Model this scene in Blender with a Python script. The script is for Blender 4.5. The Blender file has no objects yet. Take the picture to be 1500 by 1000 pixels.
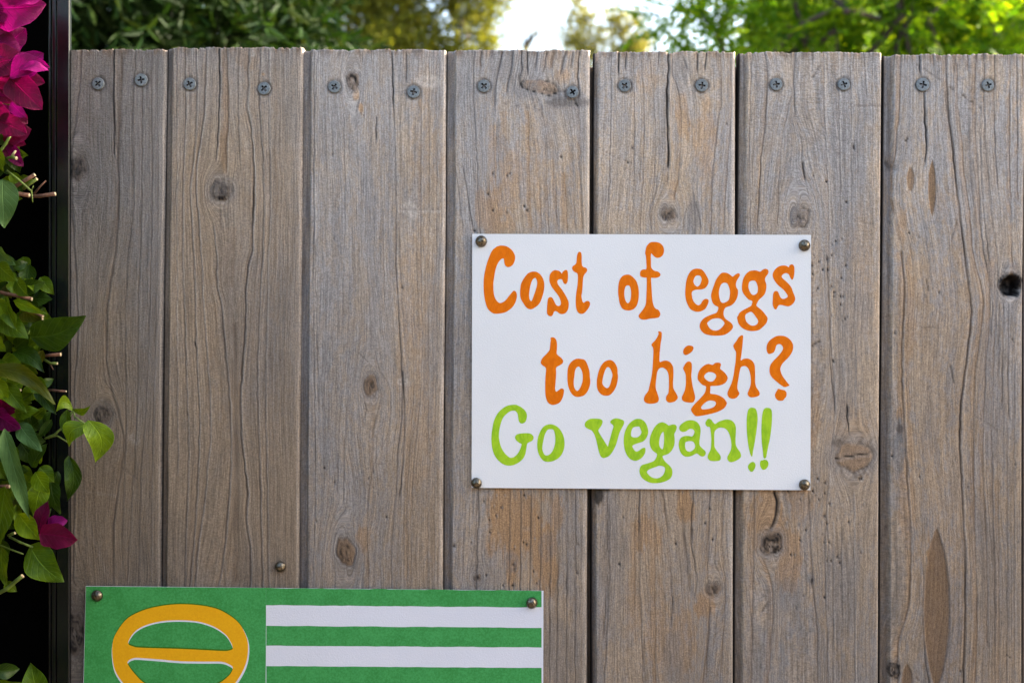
import bpy, bmesh, math, random
import numpy as np
from mathutils import Vector, Matrix

# ------------------------------------------------------------------ camera, world, sun, exposure
scene = bpy.context.scene
U = 0.00072            # metres per photo pixel on the fence face
D = 1.25               # camera to fence face
CAMZ = 1.5
cam_d = bpy.data.cameras.new('camera')
cam = bpy.data.objects.new('camera', cam_d)
scene.collection.objects.link(cam)
cam.location = (0, -D, CAMZ)
cam.rotation_euler = (math.radians(90), 0, 0)
cam_d.sensor_width = 36
cam_d.lens = 36 * D / (1500 * U)
cam_d.clip_start = 0.02
cam_d.clip_end = 800
cam_d.dof.use_dof = True
cam_d.dof.focus_distance = D - 0.004
cam_d.dof.aperture_fstop = 6.0
scene.camera = cam

SUN_EL = math.radians(24)
SUN_AZ = math.radians(74)      # measured from +Y (behind the fence) towards +X
world = bpy.data.worlds.new('World')
scene.world = world
world.use_nodes = True
wn = world.node_tree.nodes; wl = world.node_tree.links
wn.clear()
sky = wn.new('ShaderNodeTexSky'); sky.sky_type = 'NISHITA'; sky.sun_disc = False
sky.sun_elevation = SUN_EL; sky.sun_rotation = SUN_AZ
sky.air_density = 1.15; sky.dust_density = 5.0; sky.ozone_density = 1.2
bg = wn.new('ShaderNodeBackground'); bg.inputs['Strength'].default_value = 0.15
wo = wn.new('ShaderNodeOutputWorld')
wl.new(sky.outputs[0], bg.inputs['Color']); wl.new(bg.outputs[0], wo.inputs['Surface'])

sun_d = bpy.data.lights.new('sun', 'SUN'); sun_d.energy = 3.0; sun_d.angle = math.radians(0.5)
sun_d.color = (1.0, 0.90, 0.74)
sun = bpy.data.objects.new('sun', sun_d); scene.collection.objects.link(sun)
sdir = Vector((math.sin(SUN_AZ) * math.cos(SUN_EL), math.cos(SUN_AZ) * math.cos(SUN_EL), math.sin(SUN_EL)))
sun.rotation_euler = sdir.to_track_quat('Z', 'Y').to_euler()

vs = scene.view_settings
vs.view_transform = 'Standard'; vs.look = 'None'; vs.exposure = 2.45; vs.gamma = 1.0
vs.use_curve_mapping = False

# ------------------------------------------------------------------ helpers
C = scene.collection
def P(px, py, d=0.0):
    """photo pixel -> point at distance d (m) in front of the fence face"""
    k = (D - d) / D
    return Vector(((px - 750) * U * k, -d, CAMZ + (500 - py) * U * k))
def W(px, py, h=0.0):
    return ((px - 750) * U, -h, CAMZ + (500 - py) * U)
def link(o, parent=None, label=None, cat=None, group=None, kind=None):
    C.objects.link(o)
    if parent is not None: o.parent = parent
    if label: o['label'] = label
    if cat: o['category'] = cat
    if group: o['group'] = group
    if kind: o['kind'] = kind
    return o
def empty(name, loc, label=None, cat=None, group=None):
    o = bpy.data.objects.new(name, None); o.location = loc; o.empty_display_size = 0.05
    return link(o, None, label, cat, group)
def place(o, parent):
    """parent while keeping world placement (parent is an unrotated empty or an object)"""
    o.parent = parent
    o.matrix_parent_inverse = Matrix.Translation(parent.matrix_basis.translation).inverted() if parent.parent is None else \
        (parent.parent.matrix_basis @ parent.matrix_parent_inverse @ parent.matrix_basis).inverted()
    return o
def np_mesh(name, verts, faces, mats, smooth=True, attrs=None):
    """verts (n,3); faces (m,k) array with constant k, or list of such arrays"""
    me = bpy.data.meshes.new(name)
    if not isinstance(faces, list): faces = [faces]
    verts = np.asarray(verts, dtype=np.float32)
    me.vertices.add(len(verts)); me.vertices.foreach_set('co', verts.ravel())
    loops = np.concatenate([f.ravel() for f in faces]).astype(np.int32)
    tot = np.concatenate([np.full(len(f), f.shape[1]) for f in faces]).astype(np.int32)
    start = np.concatenate([[0], np.cumsum(tot)[:-1]]).astype(np.int32)
    me.loops.add(len(loops)); me.loops.foreach_set('vertex_index', loops)
    me.polygons.add(len(tot)); me.polygons.foreach_set('loop_start', start)
    me.polygons.foreach_set('loop_total', tot)
    me.polygons.foreach_set('use_smooth', np.full(len(tot), smooth))
    if attrs:
        for k, (typ, val) in attrs.items():
            a = me.attributes.new(k, typ, 'POINT')
            a.data.foreach_set({'FLOAT': 'value', 'FLOAT_COLOR': 'color', 'FLOAT_VECTOR': 'vector'}[typ],
                               np.asarray(val, dtype=np.float32).ravel())
    me.update(calc_edges=True); me.validate()
    for m in (mats if isinstance(mats, (list, tuple)) else [mats]): me.materials.append(m)
    return me
def tube(pts, radii, n=8, cap=True):
    """returns verts, quads, (tris) for a tapered tube"""
    pts = [Vector(p) for p in pts]; V = []; F = []
    up = Vector((0.13, 0.31, 0.94))
    for i, p in enumerate(pts):
        t = (pts[min(i + 1, len(pts) - 1)] - pts[max(i - 1, 0)]).normalized()
        a = t.cross(up)
        if a.length < 1e-3: a = t.cross(Vector((1, 0, 0)))
        a.normalize(); b = t.cross(a)
        for k in range(n):
            th = 2 * math.pi * k / n
            V.append(p + (a * math.cos(th) + b * math.sin(th)) * radii[i])
    for i in range(len(pts) - 1):
        for k in range(n):
            F.append((i * n + k, i * n + (k + 1) % n, (i + 1) * n + (k + 1) % n, (i + 1) * n + k))
    if cap:
        V.append(pts[0]); V.append(pts[-1]); c0 = len(V) - 2; c1 = len(V) - 1; m = (len(pts) - 1) * n
        for k in range(n):
            F.append((c0, (k + 1) % n, k)); F.append((c1, m + k, m + (k + 1) % n))
    return V, F
def tubes_mesh(name, specs, mat, n=8, smooth=True):
    V = []; F = []
    for pts, rad in specs:
        v, f = tube(pts, rad, n); o = len(V); V += v; F += [tuple(i + o for i in q) for q in f]
    me = bpy.data.meshes.new(name); me.from_pydata([tuple(v) for v in V], [], F); me.update()
    me.polygons.foreach_set('use_smooth', np.full(len(me.polygons), smooth)); me.materials.append(mat)
    return me
def box_mesh(name, x0, x1, y0, y1, z0, z1, mat, bev=0.0, seg=2):
    bm = bmesh.new(); bmesh.ops.create_cube(bm, size=1.0)
    for v in bm.verts:
        v.co = Vector((x0 + (v.co.x + .5) * (x1 - x0), y0 + (v.co.y + .5) * (y1 - y0), z0 + (v.co.z + .5) * (z1 - z0)))
    if bev: bmesh.ops.bevel(bm, geom=bm.edges[:], offset=bev, segments=seg, affect='EDGES', profile=0.5)
    me = bpy.data.meshes.new(name); bm.to_mesh(me); bm.free(); me.materials.append(mat); return me
def smooth_loop(pts, sub=3):
    n = len(pts); out = []
    for i in range(n):
        p0, p1, p2, p3 = (np.array(pts[(i + k - 1) % n], float) for k in range(4))
        for s in range(sub):
            t = s / sub
            out.append(0.5 * ((2 * p1) + (-p0 + p2) * t + (2 * p0 - 5 * p1 + 4 * p2 - p3) * t * t + (-p0 + 3 * p1 - 3 * p2 + p3) * t ** 3))
    return out
def shape_mesh(name, loops, mat, depth, bevel=0.0, y=0.0):
    """filled flat shape with holes from closed pixel loops, standing on the plane at depth y (towards the camera)"""
    cu = bpy.data.curves.new(name, 'CURVE'); cu.dimensions = '2D'; cu.fill_mode = 'BOTH'
    cu.extrude = depth / 2; cu.bevel_depth = bevel; cu.bevel_resolution = 1
    for lp in loops:
        sp = cu.splines.new('POLY'); sp.points.add(len(lp) - 1)
        for i, p in enumerate(lp): sp.points[i].co = ((p[0] - 750) * U, (500 - p[1]) * U, 0, 1)
        sp.use_cyclic_u = True
    o = bpy.data.objects.new('tmp', cu)
    me = bpy.data.meshes.new_from_object(o)
    bpy.data.objects.remove(o); bpy.data.curves.remove(cu)
    co = np.empty(len(me.vertices) * 3, np.float32); me.vertices.foreach_get('co', co); co = co.reshape(-1, 3)
    new = np.stack([co[:, 0], -(co[:, 2] + y), co[:, 1] + CAMZ], 1)
    me.vertices.foreach_set('co', new.ravel()); me.name = name
    me.materials.clear(); me.materials.append(mat); me.update()
    return me

# ------------------------------------------------------------------ material helpers
class NT:
    def __init__(s, name):
        s.m = bpy.data.materials.new(name); s.m.use_nodes = True; s.t = s.m.node_tree; s.t.nodes.clear()
        s.out = s.n('ShaderNodeOutputMaterial')
    def n(s, typ, **kw):
        x = s.t.nodes.new(typ)
        for k, v in kw.items(): setattr(x, k, v)
        return x
    def l(s, a, b): s.t.links.new(a, b)
    def set(s, inp, v):
        if hasattr(v, 'is_linked') or isinstance(v, bpy.types.NodeSocket): s.l(v, inp)
        else:
            if isinstance(v, (tuple, list)) and len(v) == 3 and inp.type == 'RGBA': v = (*v, 1)
            inp.default_value = v
    def math(s, op, a, b=0.5, c=None, clamp=False):
        x = s.n('ShaderNodeMath', operation=op, use_clamp=clamp); s.set(x.inputs[0], a); s.set(x.inputs[1], b)
        if c is not None: s.set(x.inputs[2], c)
        return x.outputs[0]
    def mix(s, f, a, b, mode='MIX'):
        x = s.n('ShaderNodeMix', data_type='RGBA', blend_type=mode); x.clamp_factor = True
        s.set(x.inputs[0], f); s.set(x.inputs[6], a); s.set(x.inputs[7], b); return x.outputs[2]
    def ramp(s, f, lo, hi, a=0.0, b=1.0, smooth=True):
        x = s.n('ShaderNodeMapRange'); x.clamp = True
        if smooth: x.interpolation_type = 'SMOOTHSTEP'
        s.set(x.inputs[0], f); s.set(x.inputs[1], lo); s.set(x.inputs[2], hi); s.set(x.inputs[3], a); s.set(x.inputs[4], b)
        return x.outputs[0]
    def noise(s, vec, scale=1.0, detail=4, rough=0.5, dist=0.0):
        x = s.n('ShaderNodeTexNoise'); s.set(x.inputs['Vector'], vec); x.inputs['Scale'].default_value = scale
        x.inputs['Detail'].default_value = detail; x.inputs['Roughness'].default_value = rough
        x.inputs['Distortion'].default_value = dist; return x.outputs[0]
    def vec(s, x=0.0, y=0.0, z=0.0):
        c = s.n('ShaderNodeCombineXYZ'); s.set(c.inputs[0], x); s.set(c.inputs[1], y); s.set(c.inputs[2], z); return c.outputs[0]
    def obj(s): return s.n('ShaderNodeTexCoord').outputs['Object']
    def geo(s): return s.n('ShaderNodeNewGeometry')
    def scalev(s, v, k):
        x = s.n('ShaderNodeVectorMath', operation='MULTIPLY'); s.set(x.inputs[0], v); x.inputs[1].default_value = k; return x.outputs[0]
    def bump(s, h, dist, strength=1.0):
        x = s.n('ShaderNodeBump'); s.set(x.inputs['Height'], h); x.inputs['Distance'].default_value = dist
        x.inputs['Strength'].default_value = strength; return x.outputs[0]
    def bsdf(s, col, rough=0.6, metal=0.0, spec=0.5, normal=None, trans=None, tcol=None):
        b = s.n('ShaderNodeBsdfPrincipled'); s.set(b.inputs['Base Color'], col); s.set(b.inputs['Roughness'], rough)
        b.inputs['Metallic'].default_value = metal; s.set(b.inputs['Specular IOR Level'], spec)
        if normal is not None: s.l(normal, b.inputs['Normal'])
        if trans:
            t = s.n('ShaderNodeBsdfTranslucent'); s.set(t.inputs['Color'], tcol if tcol is not None else col)
            if normal is not None: s.l(normal, t.inputs['Normal'])
            mx = s.n('ShaderNodeMixShader'); mx.inputs[0].default_value = trans
            s.l(b.outputs[0], mx.inputs[1]); s.l(t.outputs[0], mx.inputs[2]); s.l(mx.outputs[0], s.out.inputs[0])
        else: s.l(b.outputs[0], s.out.inputs[0])
        return s.m

# ------------------------------------------------------------------ materials
def wood_material():
    n = NT('weathered_wood')
    a1 = n.n('ShaderNodeAttribute', attribute_name='grain')     # u, v (px), tan, sawn
    a2 = n.n('ShaderNodeAttribute', attribute_name='mask')      # dark, warm, pale, grey
    s1 = n.n('ShaderNodeSeparateColor'); n.l(a1.outputs['Color'], s1.inputs[0])
    s2 = n.n('ShaderNodeSeparateColor'); n.l(a2.outputs['Color'], s2.inputs[0])
    u, v, tan, sawn = s1.outputs[0], s1.outputs[1], s1.outputs[2], a1.outputs['Alpha']
    dk, wm, pl, gy = s2.outputs[0], s2.outputs[1], s2.outputs[2], a2.outputs['Alpha']
    tone = n.n('ShaderNodeAttribute', attribute_name='tone').outputs['Fac']
    mot = n.n('ShaderNodeAttribute', attribute_name='mot').outputs['Fac']
    oi = n.n('ShaderNodeObjectInfo').outputs['Random']
    z = n.math('MULTIPLY', oi, 37.0)
    def uv(fu, fv): return n.vec(n.math('MULTIPLY', u, fu), n.math('MULTIPLY', v, fv), z)
    mott = n.noise(uv(.045, .010), 1, 10, .70, .3)
    mott2 = n.noise(uv(.16, .055), 1, 6, .75)
    streak = n.noise(uv(.55, .012), 1, 6, .68)
    fine = n.noise(uv(1.3, .09), 1, 3, .65)
    grit = n.noise(uv(.42, .42), 1, 5, .78)
    grit2 = n.noise(uv(.9, .75), 1, 2, .6)
    f = n.math('ADD', n.math('MULTIPLY', mot, n.ramp(n.math('ADD', n.math('MULTIPLY', mott, .5), n.math('MULTIPLY', mott2, .5)), .42, .58, -.45, .45)),
               tan, clamp=True)
    col = n.mix(f, (.278, .253, .236), (.385, .292, .205))
    # dark weathered specks following the fibres
    flk = n.noise(uv(.30, .10), 1, 8, .80)
    sp = n.math('MAXIMUM', n.math('MULTIPLY', n.ramp(mott2, .50, .62), n.ramp(fine, .45, .60)), n.math('MULTIPLY', n.ramp(flk, .54, .62), .8))
    col = n.mix(n.math('MULTIPLY', n.math('MULTIPLY', sp, .62), mot), col, (.112, .096, .086))
    ms = n.math('MULTIPLY', n.ramp(streak, .30, .70, .70, 1.26), n.ramp(grit, .30, .70, .72, 1.28))
    ms = n.math('MULTIPLY', ms, n.ramp(fine, .25, .75, .82, 1.18))
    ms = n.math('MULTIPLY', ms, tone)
    col = n.mix(1.0, col, n.vec(ms, ms, ms), 'MULTIPLY')
    warm = n.math('MULTIPLY', wm, n.ramp(n.math('ADD', mott2, n.math('MULTIPLY', wm, .35)), .42, .66, .25, 1.0), clamp=True)
    wc = n.mix(1.0, n.mix(grit, (.25, .125, .050), (.45, .272, .125)), n.vec(ms, ms, ms), 'MULTIPLY')
    col = n.mix(n.math('MULTIPLY', warm, .80), col, wc)
    pc = n.mix(1.0, (.50, .43, .365), n.vec(ms, ms, ms), 'MULTIPLY')
    col = n.mix(n.math('MULTIPLY', pl, n.ramp(grit2, .2, .6, .55, 1.0)), col, pc)
    gc = n.mix(1.0, (.190, .182, .178), n.vec(ms, ms, ms), 'MULTIPLY')
    col = n.mix(n.math('MULTIPLY', gy, n.ramp(mott2, .35, .6, .3, 1.0)), col, gc)
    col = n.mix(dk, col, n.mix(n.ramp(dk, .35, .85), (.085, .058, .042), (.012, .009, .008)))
    # relief
    saw = n.noise(uv(.20, .26), 1, 5, .66, .5)
    saw2 = n.noise(uv(.05, .50), 1, 3, .5)
    h = n.math('ADD', n.math('MULTIPLY', streak, .55), n.math('MULTIPLY', fine, .22))
    h = n.math('ADD', h, n.math('MULTIPLY', grit, .42))
    h = n.math('ADD', h, n.math('MULTIPLY', n.math('ADD', saw, n.math('MULTIPLY', saw2, .35)), n.math('MULTIPLY', sawn, 2.3)))
    nm = n.bump(h, .0011, .8)
    return n.bsdf(col, .82, 0, .25, nm)
WOOD = wood_material()

def simple(name, col, rough=.6, metal=0, spec=.5, var=.15, scale=60, bumpd=0, detail=4, col2=None, bscale=None):
    n = NT(name); o = n.obj()
    f = n.noise(o, scale, detail, .6)
    c2 = col2 if col2 else tuple(c * (1 - var) for c in col)
    c1 = col if col2 else tuple(min(1, c * (1 + var)) for c in col)
    c = n.mix(n.ramp(f, .35, .65), c1, c2)
    nm = n.bump(n.noise(o, bscale or scale * 3, 4, .6), bumpd) if bumpd else None
    return n.bsdf(c, rough, metal, spec, nm)
RAILWOOD = simple('rail_wood', (.17, .13, .10), .85, var=.3, scale=30, bumpd=.001)
SCREW = simple('screw_zinc', (.185, .205, .212), .55, .25, .5, var=.22, scale=500, bumpd=.0002)
SCREWDARK = simple('screw_recess', (.012, .013, .015), .7, .2, .3)
PIN = None
def pin_material():
    n = NT('pin_metal'); o = n.obj()
    c = n.mix(n.ramp(n.noise(o, 420, 3, .6), .35, .65), (.21, .18, .135), (.09, .075, .055))
    return n.bsdf(c, n.ramp(n.noise(o, 600, 3, .6), .3, .7, .22, .5), 1.0, .5, n.bump(n.noise(o, 260, 2, .5), .0012, .9))
PIN = pin_material()
def paper_material(name, col, grain=.00022):
    n = NT(name); o = n.obj()
    h = n.math('ADD', n.noise(o, 620, 3, .6), n.math('MULTIPLY', n.noise(o, 1500, 2, .5), .5))
    c = n.mix(n.ramp(n.noise(o, 9, 3, .5), .3, .7), col, tuple(k * .965 for k in col))
    return n.bsdf(c, .85, 0, .2, n.bump(h, grain, 1.0))
PAPER = paper_material('watercolour_paper', (.815, .808, .798), .00024)
PAPER2 = paper_material('poster_paper', (.735, .74, .80), .0003)
def paint_material(name, a, b, rough=.5):
    n = NT(name); o = n.obj()
    f = n.ramp(n.noise(n.scalev(o, (1.0, 1, .45)), 120, 6, .68, 1.2), .36, .66)
    c = n.mix(f, a, b)
    sp = n.ramp(n.noise(o, 520, 2, .4), .77, .80)
    c = n.mix(n.math('MULTIPLY', sp, .6), c, tuple(min(1, k * 1.7 + .02) for k in a))
    h = n.math('ADD', n.noise(o, 620, 3, .6), n.noise(o, 130, 3, .6))
    return n.bsdf(c, rough, 0, .12, n.bump(h, .00016, 1.0))
ORANGE = paint_material('orange_paint', (.84, .190, .0015), (.74, .150, .0015), .5)
LIME = paint_material('lime_paint', (.41, .64, .025), (.29, .53, .020), .55)
def print_material(name, a, b):
    n = NT(name); o = n.obj()
    f = n.math('ADD', n.math('MULTIPLY', n.noise(o, 420, 6, .8), .75), n.math('MULTIPLY', n.noise(o, 40, 4, .6), .25))
    c = n.mix(n.ramp(f, .38, .62), a, b)
    return n.bsdf(c, .75, 0, .25, n.bump(n.noise(o, 620, 3, .6), .00010))
GREENP = print_material('green_ink', (.034, .245, .050), (.066, .355, .095))
DARKGREENP = print_material('overprint_green', (.030, .140, .004), (.045, .175, .006))
YELLOWP = print_material('yellow_ink', (.80, .375, .003), (.86, .43, .004))
POST = simple('post_enamel', (.0028, .0042, .0052), .25, 0, .62, var=.3, scale=20, bumpd=.0001)
BLACK = simple('black_enamel', (.0010, .0010, .0012), .8, 0, .03, var=.3, scale=15)
TWIG = simple('twig_bark', (.16, .075, .045), .75, var=.35, scale=220, bumpd=.0006)
GTWIG = simple('green_stem', (.13, .19, .03), .6, var=.3, scale=160)
CUT = simple('cut_wood', (.62, .50, .30), .8, var=.2, scale=500)
BARK = simple('tree_bark', (.075, .058, .044), .9, var=.4, scale=14, bumpd=.01)

def leaf_material(name, cols, trans=.35, rough=.55, spec=.18, uvstem=False, vein=.0):
    """cols: list of colours picked at random for each leaf"""
    n = NT(name); g = n.geo()
    r = n.n('ShaderNodeValToRGB'); n.l(g.outputs['Random Per Island'], r.inputs[0])
    cr = r.color_ramp; cr.interpolation = 'LINEAR'
    while len(cr.elements) > 1: cr.elements.remove(cr.elements[0])
    for i, c in enumerate(cols):
        e = cr.elements[0] if i == 0 else cr.elements.new(i / (len(cols) - 1))
        e.position = i / max(1, len(cols) - 1); e.color = (*c, 1)
    tc = n.mix(1.0, r.outputs[0], (1.5, 1.45, .7), 'MULTIPLY')
    return n.bsdf(r.outputs[0], rough, 0, spec, None, trans, tc)
LEAF_DARK = leaf_material('dark_tree_leaf', [(.007, .022, .004), (.013, .036, .005), (.010, .028, .004), (.028, .065, .010), (.018, .046, .006), (.05, .07, .010)], .22)
LEAF_YELLOW = leaf_material('yellow_tree_leaf', [(.11, .135, .015), (.17, .19, .02), (.24, .24, .025), (.07, .09, .015), (.27, .25, .03)], .4, .6)
LEAF_OLIVE = leaf_material('olive_tree_leaf', [(.26, .26, .06), (.34, .32, .08), (.20, .21, .06), (.38, .35, .09)], .5, .6)
LEAF_BRIGHT = leaf_material('bright_tree_leaf', [(.05, .14, .004), (.10, .23, .005), (.030, .085, .006), (.20, .34, .006), (.08, .19, .004), (.30, .38, .008)], .5)
LEAF_MID = leaf_material('mid_tree_leaf', [(.12, .22, .025), (.17, .28, .03), (.24, .35, .04), (.10, .19, .03)], .55)

def vine_leaf_material(name, col, col2, trans=.28, rough=.38):
    n = NT(name); at = n.n('ShaderNodeAttribute', attribute_name='luv')
    sp = n.n('ShaderNodeSeparateXYZ'); n.l(at.outputs['Vector'], sp.inputs[0])
    lu, lv = sp.outputs[0], sp.outputs[1]          # along, across (-1..1)
    av = n.math('ABSOLUTE', lv)
    # side veins run forward from the midrib
    ph = n.math('SUBTRACT', n.math('MULTIPLY', lu, 7.0), n.math('MULTIPLY', av, 2.2))
    w = n.math('ABSOLUTE', n.math('SUBTRACT', n.math('FRACT', ph), .5))
    side = n.ramp(w, .0, .07, 1, 0)
    mid = n.ramp(av, .015, .06, 1, 0)
    vn = n.math('MAXIMUM', n.math('MULTIPLY', side, .5), mid)
    oi = n.n('ShaderNodeObjectInfo').outputs['Random']
    ns = n.noise(n.scalev(n.obj(), (1, 1, 1)), 70, 4, .6)
    base = n.mix(n.ramp(ns, .3, .7), col, col2)
    base = n.mix(1.0, base, n.mix(oi, (.72, .80, .8), (1.22, 1.15, 1.1)), 'MULTIPLY')
    base = n.mix(n.math('MULTIPLY', vn, .55), base, tuple(min(1, c * 1.8 + (.012 if col[1] > col[0] else 0)) for c in col))
    edge = n.ramp(av, .93, 1.0)
    base = n.mix(n.math('MULTIPLY', edge, .5), base, tuple(min(1, c * 2.0) for c in col))
    tc = n.mix(1.0, base, (1.5, 1.35, .7) if col[1] > col[0] else (1.15, .8, 1.2), 'MULTIPLY')
    h = n.math('ADD', n.math('MULTIPLY', vn, -.5), n.math('MULTIPLY', n.noise(n.obj(), 160, 4, .6), .5))
    return n.bsdf(base, rough, 0, .28, n.bump(h, .0018, .9), trans, tc)
VL = {
 'd': vine_leaf_material('vine_leaf_dark', (.036, .080, .003), (.018, .046, .003)),
 'm': vine_leaf_material('vine_leaf_mid', (.105, .180, .003), (.055, .110, .003)),
 'b': vine_leaf_material('vine_leaf_bright', (.185, .285, .004), (.105, .190, .004), .35),
 'o': vine_leaf_material('vine_leaf_olive', (.110, .120, .008), (.075, .090, .007), .3),
 'g': vine_leaf_material('vine_leaf_greyish', (.080, .165, .045), (.055, .120, .030), .2, .5),
}
VB = {
 'm': vine_leaf_material('bract_magenta', (.215, .0005, .105), (.125, .0004, .055), .4, .6),
 'r': vine_leaf_material('bract_crimson', (.17, .0005, .045), (.10, .0004, .030), .4, .6),
 'p': vine_leaf_material('bract_pink', (.34, .006, .18), (.25, .003, .12), .4, .55),
}

# ------------------------------------------------------------------ ground and the fence
GROUND = simple('dry_earth', (.16, .125, .09), .95, var=.3, scale=3, bumpd=.01)
gm = bpy.data.meshes.new('ground')
gm.from_pydata([(-300, -300, 0), (300, -300, 0), (300, 300, 0), (-300, 300, 0)], [], [(0, 1, 2, 3)]); gm.materials.append(GROUND)
link(bpy.data.objects.new('ground', gm), kind='structure')

rs = np.random.RandomState(11)
def vnoise(x, y, seed):
    """smooth value noise in 0..1 for arrays x, y"""
    xi = np.floor(x).astype(np.int64); yi = np.floor(y).astype(np.int64)
    fx = x - xi; fy = y - yi; fx = fx * fx * (3 - 2 * fx); fy = fy * fy * (3 - 2 * fy)
    def h(a, b):
        n = (a * 374761393 + b * 668265263 + seed * 69069) & 0xffffffff
        n = ((n ^ (n >> 13)) * 1274126177) & 0xffffffff
        return ((n ^ (n >> 16)) & 0xffff) / 65535.0
    return (h(xi, yi) * (1 - fx) + h(xi + 1, yi) * fx) * (1 - fy) + (h(xi, yi + 1) * (1 - fx) + h(xi + 1, yi + 1) * fx) * fy
def sst(e0, e1, x):
    t = np.clip((x - e0) / (e1 - e0), 0, 1); return t * t * (3 - 2 * t)
def curve(pts, ys):
    """smooth x(y) through points given as (x, y)"""
    pts = sorted(pts, key=lambda p: p[1]); y = np.array([p[1] for p in pts], float); x = np.array([p[0] for p in pts], float)
    if len(pts) == 1: return np.full_like(ys, x[0])
    m = np.gradient(x, y) if len(pts) > 2 else np.full(2, (x[1] - x[0]) / (y[1] - y[0]))
    yc = np.clip(ys, y[0], y[-1]); k = np.clip(np.searchsorted(y, yc, side='right') - 1, 0, len(y) - 2)
    h = y[k + 1] - y[k]; t = (yc - y[k]) / h
    return (2*t**3 - 3*t**2 + 1) * x[k] + (t**3 - 2*t**2 + t) * h * m[k] + (-2*t**3 + 3*t**2) * x[k+1] + (t**3 - t**2) * h * m[k+1]

fence = empty('wooden_fence', (0, 0, 0), 'weathered grey-brown fence of upright boards with a row of screws along the top', 'fence')
BOT = 500 + CAMZ / U - 20
SCREWS = [(144, 123), (207, 117.5), (278, 123.5), (387, 130), (490, 127.5), (606, 135), (709, 126.5), (838.5, 136),
          (915, 126), (1028, 125.5), (1137, 124), (1236, 124), (1351.5, 124.5), (1447, 125), (1552, 127), (1652, 124)]

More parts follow.
